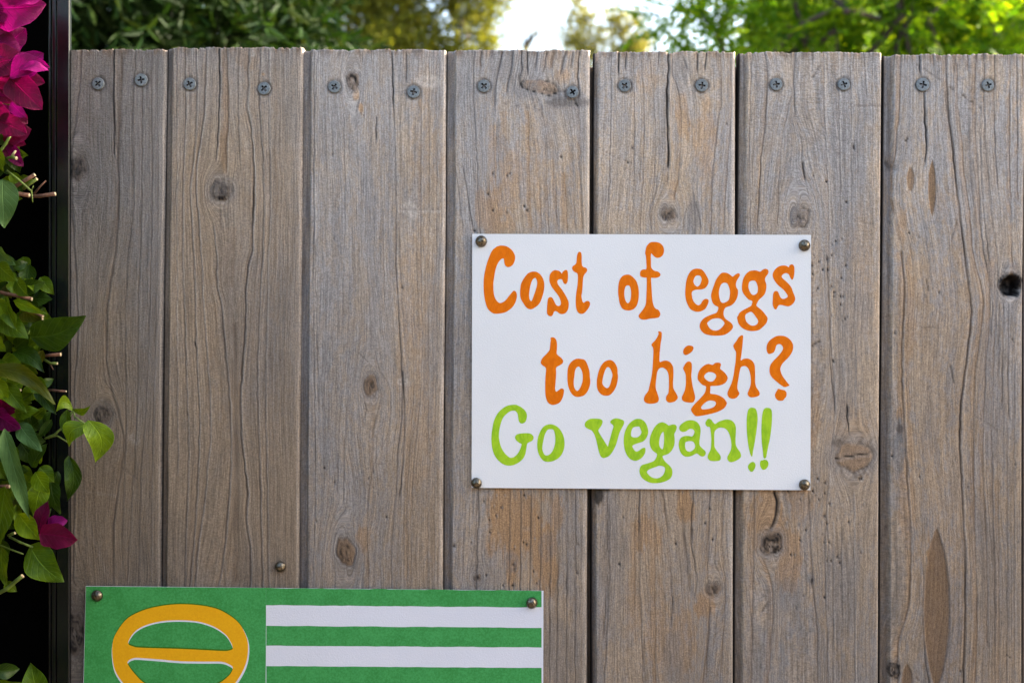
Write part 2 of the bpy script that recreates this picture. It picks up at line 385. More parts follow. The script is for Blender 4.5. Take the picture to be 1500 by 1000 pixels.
def plank(idx, L, R, top, gap, lip, guides=(), lines=(), knots=(), stains=(), holes=(), scr=(), ring=(9, 22), ringamp=1.0, lean=0.0,
          tan=0.0, sawn=(), hi=True, pale_edge=5.0, lipdepth=6.0, bugs=(), curly=0.0, tone=1.0, coarse=1.1, dense=None):
    """L, R: (x at top, x at y=1000) outer edges; top: y of the top end; gap: px of open gap left of the lip"""
    mot = .9
    if isinstance(idx, tuple): idx, tone, mot = idx
    seed = idx * 101 + 7; r = np.random.RandomState(seed)
    ysv = np.arange(0, 1015 - top, 3.0 if hi else 8.0) + top
    ysv = np.concatenate([ysv, np.linspace(1025, BOT, 30)])
    def edge(E): return curve(E, ysv)
    Lx, Rx = edge(L), edge(R)
    Lx = Lx + gap
    ncol = int((Rx[0] - Lx[0]) / coarse) + 1
    s = np.linspace(0, 1, ncol)
    # more columns at the two edges so that their rounding is clean
    s = s + 0.0
    X = Lx[:, None] + (Rx - Lx)[:, None] * s[None, :]
    Y = np.repeat(ysv[:, None], ncol, 1)
    dl = X - Lx[:, None]; dr = Rx[:, None] - X
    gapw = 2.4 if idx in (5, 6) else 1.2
    # wobble so that no traced line is perfectly smooth
    Xw = X + (vnoise(X * .02, Y * .018, seed) - .5) * 3.0 + (vnoise(X * .11, Y * .05, seed + 1) - .5) * 1.4
    # grain coordinate from the guide lines
    G = [(Lx, 0.0)] ; w0 = Rx[0] - Lx[0]
    for g in guides:
        gx = curve(g, ysv); G.append((gx, float(np.mean([p[0] for p in g]) - Lx[0])))
    G.append((Rx, w0)); G.sort(key=lambda q: q[1])
    gu = np.array([q[1] for q in G]); u = np.empty_like(X)
    for k in range(len(ysv)):
        gxr = np.maximum.accumulate(np.array([q[0][k] for q in G]) + np.arange(len(G)) * .01)
        u[k] = np.interp(Xw[k], gxr, gu)
    u = u + lean * (Y - 500) + (vnoise(X * .012, Y * .0035, seed + 9) - .5) * 6 * (1 + curly)
    for (cx, cy, rx, ry, kd) in [(k['x'], k['y'], k['rx'], k['ry'], k.get('defl', 1.0)) for k in knots]:
        dx = X - cx; dy = (Y - cy) * rx / (ry * 2.0)
        q = dx * dx + dy * dy; u = u - kd * dx * (rx * 1.25) ** 2 / (q + (rx * .45) ** 2)
    # ring table over u
    tu = np.arange(-80, w0 + 80, .25); td = np.zeros_like(tu); th = np.zeros_like(tu); tw = np.zeros_like(tu); pos = -80.0
    while pos < w0 + 80:
        lo, hi_ = ring
        if dense and dense[0] < pos < dense[1]: lo, hi_ = dense[2], dense[3]
        sp = r.uniform(lo, hi_); a = r.uniform(.25, 1.0)
        m = (tu >= pos) & (tu < pos + sp); t = (tu[m] - pos) / sp
        td[m] = a * np.maximum(t ** (5 if sp > 8 else 3), np.exp(-(t * sp / .8) ** 2) * .5); th[m] = a * t ** 2; tw[m] = r.uniform(0, 1) * t ** 2
        pos += sp
    amp = (.35 + .65 * vnoise(u * .05, Y * .006, seed + 3)) * (.6 + .8 * vnoise(X * .3, Y * .03, seed + 4))
    dark = np.interp(u, tu, td) * .50 * ringamp * amp
    H = np.interp(u, tu, th) * .24 * ringamp * (.5 + amp)
    warm = np.interp(u, tu, tw) * .35 * ringamp * vnoise(u * .03, Y * .004, seed + 5)
    pale = np.zeros_like(X); grey = np.zeros_like(X)
    # broad drifts
    tanf = tan + np.interp(Y, [70, 350, 700, 1000], [-.22, -.05, .10, .10]) + (vnoise(X * .013, Y * .004, seed + 6) - .5) * .95
    grey += .35 * sst(.62, .9, vnoise(X * .03, Y * .006, seed + 8))
    H += (vnoise(X * .01, Y * .004, seed + 12) - .5) * .5
    # knots
    for k in knots:
        cx, cy, rx, ry = k['x'], k['y'], k['rx'], k['ry']; rot = math.radians(k.get('rot', 0))
        dx0 = X - cx; dy0 = Y - cy; dx = dx0 * math.cos(rot) + dy0 * math.sin(rot); dy = -dx0 * math.sin(rot) + dy0 * math.cos(rot)
        ang = np.arctan2(dy / ry, dx / rx)
        rr = np.sqrt((dx / rx) ** 2 + (dy / ry) ** 2)
        rr = rr * (1 + (vnoise(np.cos(ang) * 2 + 5 + idx, np.sin(ang) * 2 + 5 + cy, seed + 20) - .5) * .35)
        ins = 1 - sst(.85, 1.05, rr); kd = k.get('dark', .45)
        rings = .5 + .5 * np.cos(rr * k.get('rings', 4) * 2 * np.pi)
        dark = dark * (1 - ins) + ins * (kd * 1.45 * (.62 + .28 * rings) * (.6 + .7 * vnoise(X * .2, Y * .2, seed + 21)))
        rim = np.exp(-((rr - 1.0) / .10) ** 2) * (.4 + .8 * vnoise(np.cos(ang) * 1.5 + 9, np.sin(ang) * 1.5 + 9, seed + 22))
        dark = np.maximum(dark, rim * k.get('rim', .7))
        halo = np.exp(-((rr - 1.2) / .45) ** 2) * (rr > .9)
        hr = .5 + .5 * np.cos(rr * rx * 2 * np.pi / 4.5 + 1)
        dark = np.maximum(dark, halo * hr * .30 * k.get('halo', 1)); pale = np.maximum(pale, halo * (1 - hr) * .45 * k.get('halo', 1))
        grey = np.maximum(grey, halo * .45 * k.get('halo', 1))
        warm = warm * (1 - ins) + ins * k.get('warm', .5)
        grey = grey * (1 - ins) + ins * k.get('grey', .3)
        H += -rim * 1.0 + ins * .3 - ins * (1 - rings) * .35 - halo * hr * .35
        for j in range(k.get('cracks', 3)):
            a = r.uniform(0, math.pi) if 'ca' not in k else math.radians(k['ca'][j])
            al = dx0 * math.cos(a) + dy0 * math.sin(a) + rx * .15
            dist = np.abs(-dx0 * math.sin(a) + dy0 * math.cos(a) + (vnoise(X * .22, Y * .22, seed + 30 + j) - .5) * 5)
            c = np.exp(-(dist / .8) ** 2) * (rr < k.get('cl', .85)) * (al > 0)
            dark = np.where(kd > .6, dark * (1 - c * .75), np.maximum(dark, c * .75)); pale = np.maximum(pale, c * .4 * (kd > .6)); H -= c * .8
        if k.get('core', 0):
            c = 1 - sst(.25, k['core'], rr); dark = np.maximum(dark, c * .8); H -= c * 2
    # traced lines: (points, half width, dark, warm, pale, groove)
    for ln in lines:
        pts, w, d_, w_, p_, h_ = ln[:6]
        crack = d_ >= .8; w = w * (.85 if crack else .74); h_ = h_ * (1.2 if crack else .85)
        ya, yb = min(p[1] for p in pts), max(p[1] for p in pts)
        lx = curve(pts, ysv) + (vnoise(ysv * .09, ysv * 0 + len(pts) * 3.3, seed + 40) - .5) * 1.8
        fa = 5 if ya > top + 5 else .01; fb = 14 if yb < 990 else .01
        on = sst(ya - .01, ya + fa, ysv) * (1 - sst(yb - fb, yb + .01, ysv)) if yb < 990 else sst(ya - .01, ya + fa, ysv)
        thick = w * (.55 + .9 * vnoise(ysv * .035, ysv * 0 + w, seed + 41 + int(pts[0][0])))
        dd = X - lx[:, None]
        # asymmetric: sharp on one side, a soft shoulder on the other
        g = np.where(dd < 0, np.exp(-(dd / (thick[:, None] * 1.0 + .25)) ** 2), np.exp(-(dd / (thick[:, None] * .8 + .25)) ** 2)) * on[:, None]
        sh = np.exp(-((dd + thick[:, None] * 2.2 + 1) / (thick[:, None] * 2.6 + 1)) ** 2) * on[:, None]
        va = .55 + .6 * vnoise(ysv * .02, ysv * 0 + 3, seed + 43 + int(pts[0][0]))
        g = g * va[:, None]
        dark = np.maximum(dark, np.clip(g * d_ * (1.35 if crack else 1.18), 0, .97)); warm = np.maximum(warm, np.maximum(g, sh * .6) * w_)
        pale = np.maximum(pale, np.exp(-((dd - thick[:, None] * 1.5 - .8) / .9) ** 2) * on[:, None] * p_ * 1.25)
        H -= g * h_; H += np.exp(-((dd - thick[:, None] * 1.8 - 1) / 1.5) ** 2) * on[:, None] * h_ * .3
    # stains: (kind, x, y, rx, ry, strength)
    for kd, cx, cy, rx, ry, st in stains:
        q = np.sqrt(((X - cx) / rx) ** 2 + ((Y - cy) / ry) ** 2) + (vnoise(X * .06, Y * .02, seed + 50) - .5) * .9 + (vnoise(X * .3, Y * .1, seed + 51) - .5) * .45
        m = (1 - sst(.55, 1.05, q)) * st
        if kd == 'w': warm = np.maximum(warm, m)
        elif kd == 'd': dark = np.maximum(dark, m)
        elif kd == 'p': pale = np.maximum(pale, m)
        elif kd == 'g': grey = np.maximum(grey, m)
        elif kd == 't': tanf = tanf + m
        elif kd == 'lens':      # smooth-edged spindle of bare brown heartwood sunk a little
            q = np.abs(X - cx) / (rx * np.clip(1 - np.abs((Y - cy) / ry) ** 2.0, 0.001, 1) ** .8)
            m = (1 - sst(.85, 1.0, q)) * (np.abs(Y - cy) < ry); dark = np.maximum(dark * (1 - m * .5), m * st * .5)
            warm = np.maximum(warm, m * st * 1.0); H -= m * .8
            rim = np.exp(-((q - 1) / .10) ** 2) * (np.abs(Y - cy) < ry); dark = np.maximum(dark, rim * .5)
    # short scratches, gouges: (x0, y0, x1, y1, w, dark, pale, groove)
    for x0, y0, x1, y1, w, d_, p_, h_ in holes:
        vx, vy = x1 - x0, y1 - y0; ll = max(1e-3, vx * vx + vy * vy)
        t = np.clip(((X - x0) * vx + (Y - y0) * vy) / ll, 0, 1)
        dd = np.sqrt((X - x0 - t * vx) ** 2 + ((Y - y0 - t * vy)) ** 2) + (vnoise(X * .3, Y * .3, seed + 60) - .5) * w * .8
        g = np.exp(-(dd / w) ** 2); dark = np.maximum(dark, g * d_); H -= g * h_
        pale = np.maximum(pale, np.exp(-((dd - w * 1.5) / (w * 1.4)) ** 2) * p_)
    # worm holes
    for bx, by, br in bugs:
        br = br * 1.12; dd = np.sqrt((X - bx) ** 2 + (Y - by) ** 2); g = np.exp(-(dd / br) ** 2)
        g = np.clip(g * 1.2, 0, 1); dark = np.maximum(dark, g * .97); H -= g * 2.2
        g2 = np.exp(-(np.sqrt((X - bx - 1.6) ** 2 + (Y - by + 1.4) ** 2) / br) ** 2); pale = np.maximum(pale, g2 * .8)
    # seats of the screws: pressed fibres, small split above or below
    for sx, sy in scr:
        dd = np.sqrt((X - sx) ** 2 + (Y - sy) ** 2)
        H -= 1.2 * (1 - sst(9.5, 13.0, dd)); dark = np.maximum(dark, .55 * np.exp(-((dd - 10.6) / 1.5) ** 2) * (.3 + vnoise(X * .15, Y * .15, seed + 70)))
        grey = np.maximum(grey, .5 * (1 - sst(11, 20, dd + (vnoise(X * .2, Y * .2, seed + 71)) * 6)))
    # frayed top end
    tdist = Y - top
    fr = vnoise(X * .22, X * 0 + .5, seed + 80)
    dark = np.maximum(dark, (1 - sst(0, 5 + fr * 22, tdist)) * .55 * sst(.25, .8, vnoise(u * .35, Y * .01, seed + 81)))
    warm = np.maximum(warm, (1 - sst(0, 6 + fr * 16, tdist)) * .75 * sst(.3, .8, vnoise(u * .22, Y * .01, seed + 82)))
    grey = np.maximum(grey, (1 - sst(0, 55, tdist)) * .35)
    # edges: rounded right arris, its lit edge painted pale, stepped lip on the left
    pe = pale_edge * (.8 + .4 * vnoise(Y * .01, Y * 0 + 1, seed + 90))
    pale = np.maximum(pale, (1 - sst(pe * .5, pe, dr)) * (.45 + .5 * vnoise(X * .1, Y * .03, seed + 91)) * .8)
    H -= 2.6 * (1 - sst(0, 3.2, dr)) ** 2.0 + .7 * (1 - sst(0, 8, dr))
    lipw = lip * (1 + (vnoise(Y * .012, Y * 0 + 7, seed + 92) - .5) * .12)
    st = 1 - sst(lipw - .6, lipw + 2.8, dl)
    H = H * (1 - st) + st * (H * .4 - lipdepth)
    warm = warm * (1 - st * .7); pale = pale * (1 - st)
    dark = np.maximum(dark * (1 - st * .3), st * .40 * vnoise(X * .25, Y * .01, seed + 93) + st * .16 + np.exp(-(dl / gapw) ** 2) * .9)  # gap shade and dirt painted dark on the lip, blackest at the gap
    sw = np.zeros_like(X)
    for (y0, y1, a, x0, x1) in sawn:
        sw = np.maximum(sw, a * sst(y0 - 40, y0 + 20, Y) * (1 - sst(y1 - 60, y1 + 60, Y)) * sst(x0 - 12, x0 + 12, X) * (1 - sst(x1 - 12, x1 + 12, X)) * (.35 + .9 * vnoise(X * .02, Y * .012, seed + 94)))
    # uneven top edge: shift the first rows
    jag = (vnoise(X[0] * .09, X[0] * 0, seed + 95) - .5) * 2.2 + (vnoise(X[0] * .45, X[0] * 0, seed + 96) - .5) * 1.5
    jag = jag - 2 * sst(.80, .92, vnoise(X[0] * .3, X[0] * 0 + 5, seed + 97)) * -1
    fall = np.clip(1 - (ysv - top) / 14.0, 0, 1)[:, None]
    Yg = Y + jag[None, :] * fall
    V = np.stack([(X - 750) * U, -H / 1000.0 * .9, CAMZ + (500 - Yg) * U], -1).reshape(-1, 3)
    nr, nc = X.shape; idx_ = np.arange(nr * nc).reshape(nr, nc)
    F = np.stack([idx_[:-1, :-1], idx_[1:, :-1], idx_[1:, 1:], idx_[:-1, 1:]], -1).reshape(-1, 4)
    # sides and back
    ring_ = np.concatenate([idx_[0, :], idx_[1:, -1], idx_[-1, -2::-1], idx_[-2:0:-1, 0]])
    bv = V[ring_].copy(); bv[:, 1] = .019; nb = len(ring_); off = nr * nc; bi = off + np.arange(nb)
    F2 = np.stack([ring_, np.roll(ring_, -1), np.roll(bi, -1), bi], -1)
    cor = [bi[0], bi[nc - 1], bi[nc - 1 + nr - 1], bi[2 * nc - 2 + nr - 1]]
    V = np.concatenate([V, bv]); F2 = np.concatenate([F2, np.array([cor])])
    tn = tone * np.interp(Y, [70, 350, 700, 1000], [1.42, 1.18, .88, .70]) * (.92 + .16 * vnoise(X * .008, Y * .004, seed + 99))  # weathering and painted light falloff in one tone: darker boards left, darker downward
    tn = tn.reshape(-1); tn = np.concatenate([tn, tn[ring_]])
    g4 = np.stack([u + idx * 311.0, Yg, np.clip(tanf + .5, 0, 1.4), sw], -1).reshape(-1, 4)
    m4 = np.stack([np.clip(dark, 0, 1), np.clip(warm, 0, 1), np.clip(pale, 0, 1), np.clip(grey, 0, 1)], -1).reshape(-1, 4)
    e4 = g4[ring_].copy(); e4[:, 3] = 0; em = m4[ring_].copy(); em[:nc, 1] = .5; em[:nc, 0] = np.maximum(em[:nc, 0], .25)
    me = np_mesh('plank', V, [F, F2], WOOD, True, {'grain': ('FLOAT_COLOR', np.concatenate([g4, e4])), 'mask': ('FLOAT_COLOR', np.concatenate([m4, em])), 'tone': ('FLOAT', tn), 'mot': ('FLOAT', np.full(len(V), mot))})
    o = link(bpy.data.objects.new('plank', me), fence)
    return o

def bugset(seed, n, x0, x1, y0, y1, r0=.9, r1=1.5):
    r = np.random.RandomState(seed); return [(r.uniform(x0, x1), r.uniform(y0, y1), r.uniform(r0, r1)) for _ in range(n)]
def K(x, y, rx, ry, **k): return dict(x=x, y=y, rx=rx, ry=ry, **k)
planks = {}
# --- first board, beside the black post
a1 = [(119, 72), (118, 110), (112, 165), (106, 205), (106, 300), (108, 360), (113, 440), (113, 500), (109, 560), (108, 650), (107, 860)]
a2 = [(166.5, 72), (166.5, 160), (172, 240), (173, 310), (168, 370), (158, 440), (155, 500), (160, 560), (172, 600), (181, 650), (175, 700), (168, 750), (165, 860)]
a3 = [(199, 75), (194, 170), (194, 320), (187, 380), (184, 450), (184, 600), (184, 640), (181, 700), (178, 800)]
a4 = [(208, 80), (207, 300), (204, 400), (202, 480), (200, 600), (195, 700), (185, 860)]
a5 = [(222, 75), (222, 340), (218, 480), (213, 600), (206, 700), (202, 860)]
planks[1] = plank((1, 0.58, 0.35), [(84, 72), (84, 1000)], [(244, 72), (239.5, 340), (236, 600), (234, 1000)], 73, 0, 2, (a1, a2, a3, a4, a5), [
    (a1, 1.6, .45, .2, .35, .7), (a2, 1.8, .50, .2, .25, .7), ([(166.5, 72), (166.5, 165), (168, 235)], .8, .95, 0, .2, 1.5),
    ([(179, 76), (177, 130), (174, 200), (173, 300), (168, 370)], 3.0, .42, .35, .1, .4), (a3, 1.4, .42, .15, .25, .5), (a4, 1.2, .38, .15, .25, .4), (a5, 1.2, .40, .1, .3, .4),
    ([(231, 76), (230, 400), (224, 600), (220, 860)], 1.0, .32, .1, .3, .3), ([(145, 300), (140, 500), (138, 700)], .8, .2, .1, .1, .2)],
    [K(114, 246, 14, 17, rings=2, dark=.6, warm=.1, grey=.6), K(151, 607, 13, 13, rings=3, dark=.6, warm=.05, grey=.6), K(110, 925, 16, 30, rings=4, dark=.7, warm=.1, grey=.3)],
    [('g', 140, 200, 60, 260, .3)], [(117, 718, 170, 726, .7, .0, .4, .1), (178, 684, 200, 700, .8, .6, .2, .3), (130, 770, 160, 850, .8, .1, .35, .1), (100, 845, 120, 865, .9, .7, .2, .5), (195, 640, 199, 646, 2.2, .1, .6, .5)],
    SCREWS[0:2], ring=(12, 30), ringamp=.55, tan=.0, sawn=[(60, 330, .55, 80, 200)], pale_edge=5)
# --- second board
b1 = [(271, 72), (271, 180), (268, 250), (267, 370), (269, 450), (272, 540), (275, 690), (271, 800), (270, 870)]
b2 = [(287, 72), (287, 170), (283, 230), (278, 275), (281, 340), (284, 400), (287, 520), (291, 600), (288, 720), (283, 790), (276, 870)]
b3 = [(302, 72), (300, 130), (297, 180), (291, 215), (286, 262), (290, 320), (294, 380), (297, 440), (301, 500), (305, 560), (307, 640), (303, 690), (298, 740), (289, 800), (284, 870)]
b4 = [(321, 72), (321, 150), (319, 200), (315, 240), (300, 270), (300, 290), (312, 330), (316, 370), (318, 420), (324, 450), (328, 500), (332, 540), (335.5, 590), (336.5, 690), (330, 780), (318, 870)]
b7 = [(364, 72), (362, 110), (363, 130), (361, 155), (366, 180), (371, 240), (372, 270), (370, 320), (368, 370), (363, 392), (359.5, 470), (356, 520), (353, 560), (351.5, 600), (354, 650), (359, 690), (362, 720), (360, 760), (366, 800), (365, 870)]
b8 = [(381, 72), (380, 160), (384, 220), (386, 280), (384, 370), (380, 440), (377, 530), (377, 600), (380, 690), (384, 870)]
b9 = [(393, 72), (394, 180), (395, 330), (393, 370), (390, 470), (388, 570), (390, 690), (393, 870)]
planks[2] = plank((2, 0.72, 0.35), [(246, 72), (242, 340), (238.5, 690), (236, 1000)], [(444, 72), (441.5, 380), (438.5, 690), (437, 1000)], 70, -2, 7, (b1, b2, b3, b4, b7, b8, b9), [
    (b1, 1.1, .5, .2, .6, .6), (b2, 1.2, .5, .25, .6, .7), (b3, 1.2, .55, .3, .7, .8), ([p for p in b4 if p[1] < 260], 1.0, .85, .1, .3, 1.0), ([p for p in b4 if p[1] > 320], 1.3, .55, .3, .7, .8),
    (b7, 1.6, .75, .25, .75, 1.2), (b8, 1.2, .6, .2, .6, .7), (b9, 1.1, .5, .2, .5, .5),
    ([(332, 72), (333.5, 120), (334, 180), (331, 215), (331, 262)], 1.8, .6, .9, .2, .6), ([(349, 72), (350, 210), (353, 262)], .8, .45, .1, .2, .4),
    ([(259, 75), (258, 400), (260, 700)], .8, .35, .1, .5, .4), ([(309, 260), (302, 270), (300, 285), (305, 300)], 1.0, .5, .2, .5, .4),
    ([(285, 498), (286, 516)], 1.2, .9, .3, .2, .8), ([(344, 470), (345, 700)], 4, .38, .25, 0, .2), ([(344, 560), (346, 760), (345, 860)], 6.5, .38, .25, 0, .5), ([(322, 300), (324, 345)], 2.5, .4, 0, 0, .3),
    ([(344, 330), (340, 430)], 6, .12, .5, 0, .1), ([(325, 800), (330, 870)], 2, .4, .2, .2, .3)],
    [K(322, 279, 15, 17, rings=3, dark=.5, warm=.1, grey=.8, defl=.3, core=0, ca=[20, 100, 150]), K(326, 291, 6, 4.5, dark=.9, warm=.9, grey=0, rings=1, defl=0, halo=0, cracks=0)],
    [('w', 355, 85, 30, 30, .4), ('w', 330, 500, 40, 200, .16), ('t', 320, 400, 80, 300, .12), ('w', 386, 109, 4, 5, .9)],
    [(419, 356, 420, 357, 1.3, .9, 0, 1), (274, 605, 275, 608, 1.6, .9, 0, 1), (367, 76, 369, 80, 1.6, 0, .9, .2)],
    SCREWS[2:4], ring=(8, 20), ringamp=.9, tan=.18, dense=(150, 195, 4.5, 7.5), pale_edge=5.5)
# --- third board
c1 = [(460, 72), (460, 500), (462, 700), (458, 870)]
c2 = [(499, 72), (497, 130), (501, 250), (505, 380), (508, 520), (500, 640), (503, 740), (488, 800), (480, 870)]
c3 = [(574, 75), (577, 170), (580, 260), (580, 380), (585, 480), (588, 540), (589, 600), (583, 660), (580, 720), (573, 800), (574, 870)]
c4 = [(618, 75), (616, 300), (614, 600), (604, 700), (602, 870)]
planks[3] = plank((3, 1.02, 0.75), [(444, 72), (441, 380), (438.5, 690), (437.5, 1000)], [(653.5, 72), (652, 380), (649.5, 620), (648.5, 1000)], 73, -1, 11.5, (c1, c2, c3, c4), [
    (c1, .8, .55, .05, .35, .6), ([(503, 165), (505, 260), (505, 380)], .8, .45, 0, .2, .4), ([(551, 168), (551, 214)], .9, .85, 0, .1, .8), (c3, .9, .65, .1, .2, .6),
    ([(574, 76), (577, 160)], .9, .85, .1, .2, .8), ([(595, 76), (595, 125)], .9, .7, .5, .1, .6), (c4, .8, .35, .4, .15, .3), ([(555, 200), (562, 380), (563, 470)], .7, .35, .2, .2, .3),
    ([(548, 510), (558, 545), (568, 560), (572, 600), (566, 640), (548, 680), (541, 720), (540, 870)], .9, .5, .15, .3, .4), ([(590, 540), (591, 560), (592, 640), (586, 720), (584, 735)], .9, .8, 0, .2, .7),
    ([(532, 585), (536, 600), (529, 625)], .9, .5, .1, .2, .4), ([(629, 76), (628, 400), (626, 870)], .8, .3, .4, .2, .3), ([(640, 76), (639, 400), (636, 870)], .8, .28, .3, .2, .3),
    ([(466, 76), (464, 105), (466, 600)], .8, .45, 0, .3, .5), ([(504, 640), (503, 745)], 1.0, .55, 0, .1, .5), ([(563, 750), (562, 757)], 1.5, .5, 1, 0, .5), ([(562, 830), (562, 838)], 1.7, .5, 1, 0, .5),
    ([(550, 560), (540, 870)], .7, .2, .5, .1, .2), ([(495, 660), (494, 730)], .8, .5, .0, .2, .4), ([(531, 76), (530, 100)], .8, .5, .3, 0, .4), ([(607, 560), (598, 700), (596, 860)], .8, .3, .5, .1, .3)],
    [K(517, 118, 10, 14, rings=2, dark=.75, warm=.5, grey=.3, rim=.8, ca=[60, 100, 150], rot=-8), K(543, 563, 10, 15, rings=2, dark=.48, warm=.8, grey=.2, ca=[88, 5, 100], halo=.7), K(506, 808, 13, 21, rings=2, dark=.55, warm=.85, grey=.1, ca=[60, 120, 95], rot=-12)],
    [('w', 522, 140, 9, 16, .9), ('w', 528, 158, 6, 12, .9), ('g', 480, 200, 22, 150, .35), ('g', 495, 450, 40, 120, .25), ('w', 530, 790, 14, 18, .6), ('w', 620, 200, 34, 140, .22), ('w', 616, 500, 36, 260, .28), ('g', 475, 640, 30, 80, .25)],
    [(585, 308, 645, 308, 1.0, .85, .45, .9), (598, 303, 606, 313, 3.0, 0, .55, .2), (618, 119, 636, 120, 3.2, 0, .75, .3), (524, 515, 545, 536, .8, .6, .2, .5), (527, 165, 533, 169, .8, .7, .3, .5), (517, 697, 560, 720, .8, .4, .1, .3), (586, 559, 594, 559, 1.5, .3, .6, .4), (555, 679, 558, 680, 2.2, .5, .1, .5)],
    SCREWS[4:6], ring=(5, 11), ringamp=.55, tan=-.12, pale_edge=6.5, bugs=[(475, 685, 1.3), (490, 707, 1.4), (540, 701, 1.3), (547, 692, 1.2), (463, 762, 1.2), (566, 757, 1.2), (489, 350, 1.2), (589, 420, 1.5), (487, 227, 1.2)])
# --- fourth board
d1 = [(695, 76), (694, 140), (696, 190), (700, 255), (703, 330), (702, 700), (698, 870)]
d2 = [(736, 76), (730, 110), (725, 150), (723, 250), (733, 340), (747, 720), (744, 1000)]
d3 = [(787, 76), (784, 110), (790, 200), (793, 340), (793, 720), (788, 1000)]
d4 = [(829, 76), (824, 110), (836, 220), (843, 345), (831, 720), (829, 1000)]
planks[4] = plank((4, 1.12, 0.90), [(655, 72), (653, 380), (650.5, 620), (649.5, 1000)], [(864.5, 72), (863.5, 350), (860.5, 720), (859.5, 1000)], 74, -.5, 11, (d1, d2, d3, d4), [
    (d1, .8, .75, 0, .15, .6), ([(736, 76), (730, 105), (725, 140), (723, 165)], 1.6, .75, .1, .2, 1.0), ([(751, 76), (749, 100), (744, 125), (742, 145)], 1.6, .75, 0, .2, 1.0),
    ([(764, 76), (764, 105), (760, 125)], 1.1, .8, 0, .1, .8), ([(772, 76), (774, 115)], 1.1, .85, 0, .1, .8), ([(787, 76), (784, 108)], 1.1, .8, 0, .1, .8), ([(801, 76), (796, 105), (793, 112)], 1.2, .75, 0, .1, .8),
    ([(812, 76), (808, 95), (804, 108)], 3.4, .55, .9, 0, .8), ([(829, 76), (824, 95), (820, 118)], 1.5, .75, .5, .1, .9), ([(839, 76), (836, 106)], 1.4, .75, .4, .1, .8), ([(849, 76), (847, 100), (848, 150)], 1.4, .75, .5, .1, .8), ([(705, 76), (704, 90), (705, 106)], 2.6, .6, .8, 0, .6),
    ([(678, 238), (684, 280), (693, 340)], .8, .75, 0, .1, .5), ([(667, 240), (674, 300), (679, 345)], .8, .6, 0, .1, .4), ([(674, 180), (678, 240)], .6, .4, 0, .1, .3),
    ([(760, 105), (761, 135)], 1.0, .5, 0, 0, .5), ([(783, 152), (784, 167)], 1.2, .85, 0, 0, .8), ([(793, 150), (796, 180)], 1, .5, .3, 0, .4),
    ([(759, 200), (761, 305)], 1.0, .3, .7, 0, .2), ([(774, 160), (776, 270), (778, 345)], 1.1, .3, .9, 0, .2), ([(787, 200), (790, 270), (793, 345)], 1.0, .35, .75, 0, .2), ([(799, 205), (804, 345)], 1.0, .35, .6, 0, .2),
    ([(809, 205), (813, 270), (817, 345)], 1.0, .4, .6, 0, .3), ([(827, 250), (831, 345)], 1.6, .25, .95, 0, .2), ([(837, 210), (843, 345)], 1.0, .4, .5, 0, .3), ([(847, 150), (850, 250), (853, 345)], .9, .4, .45, 0, .3),
    ([(725, 180), (727, 290)], 2.2, .08, .7, 0, 0), ([(741, 160), (741, 230)], 2.2, .08, .6, 0, 0),
    ([(682, 716), (676, 870)], .9, .5, .1, .2, .4), ([(699, 716), (696, 870)], .9, .5, .1, .2, .4), ([(747, 716), (744, 1000)], 1.0, .65, .4, .1, .5), ([(763, 716), (761, 1000)], 1.0, .65, .5, .1, .5), ([(778, 716), (774, 1000)], 1.0, .65, .5, .1, .5),
    ([(793, 716), (789, 1000)], 1.0, .65, .4, .1, .5), ([(807, 716), (804, 1000)], 1.0, .6, .3, .1, .5), ([(818.6, 716), (815, 1000)], 1.0, .55, .2, .1, .5), ([(831, 716), (829, 1000)], 1.1, .65, .1, .1, .5), ([(843, 716), (842, 1000)], 1.0, .55, .1, .1, .5),
    ([(770, 345), (770, 716)], 1.0, .4, .4, .1, .3)],
    [K(792, 128, 27, 9.5, rot=12, rings=1, dark=.25, warm=.75, grey=.3, rim=1.0, cracks=1, ca=[12], defl=.15, halo=.8), K(699, 845, 6, 5, rings=2, dark=.6, warm=.3, grey=.4)],
    [('w', 728, 305, 24, 60, .72), ('w', 745, 285, 22, 90, .5), ('w', 705, 300, 10, 30, .6), ('w', 778, 250, 60, 110, .2), ('w', 760, 770, 52, 90, 1.0), ('w', 740, 740, 30, 60, .9), ('w', 790, 820, 26, 60, .9), ('w', 815, 750, 14, 34, .7), ('g', 748, 820, 18, 18, .6), ('g', 800, 800, 14, 20, .5),
     ('g', 690, 110, 34, 60, .65), ('g', 755, 100, 60, 40, .6), ('g', 830, 148, 40, 12, .8), ('d', 828, 150, 34, 7, .45), ('g', 765, 130, 22, 22, .8), ('g', 830, 170, 30, 40, .4), ('w', 820, 112, 14, 16, .6), ('g', 840, 800, 18, 120, .4), ('g', 820, 960, 30, 60, .5), ('g', 680, 250, 20, 100, .3)],
    [(725, 149, 800, 163, .7, .45, .1, .3), (842, 150, 846, 155, 1.6, .9, 0, .8), (766, 773, 775, 775, 1.2, .5, .2, .3), (800, 133, 838, 134, 2.2, .6, .1, .6), (845, 795, 848, 798, 2, .5, .2, .5)],
    SCREWS[6:8], ring=(9, 18), ringamp=.5, tan=.08, sawn=[(60, 340, .35, 655, 860)], pale_edge=8,
    bugs=bugset(5, 26, 690, 790, 722, 860, .8, 1.35) + [(722, 255, 1.6), (743, 258, 1.6), (747, 255, 1.4), (768, 302, 1.6), (772, 308, 1.4), (822, 230, 1.4), (695, 338, 1.8), (665, 799, 2.0), (751, 857, 1.8), (752, 826, 1.8), (845, 838, 1.5), (715, 284, 1.1), (722, 308, 1.1), (742, 310, 1.3)])
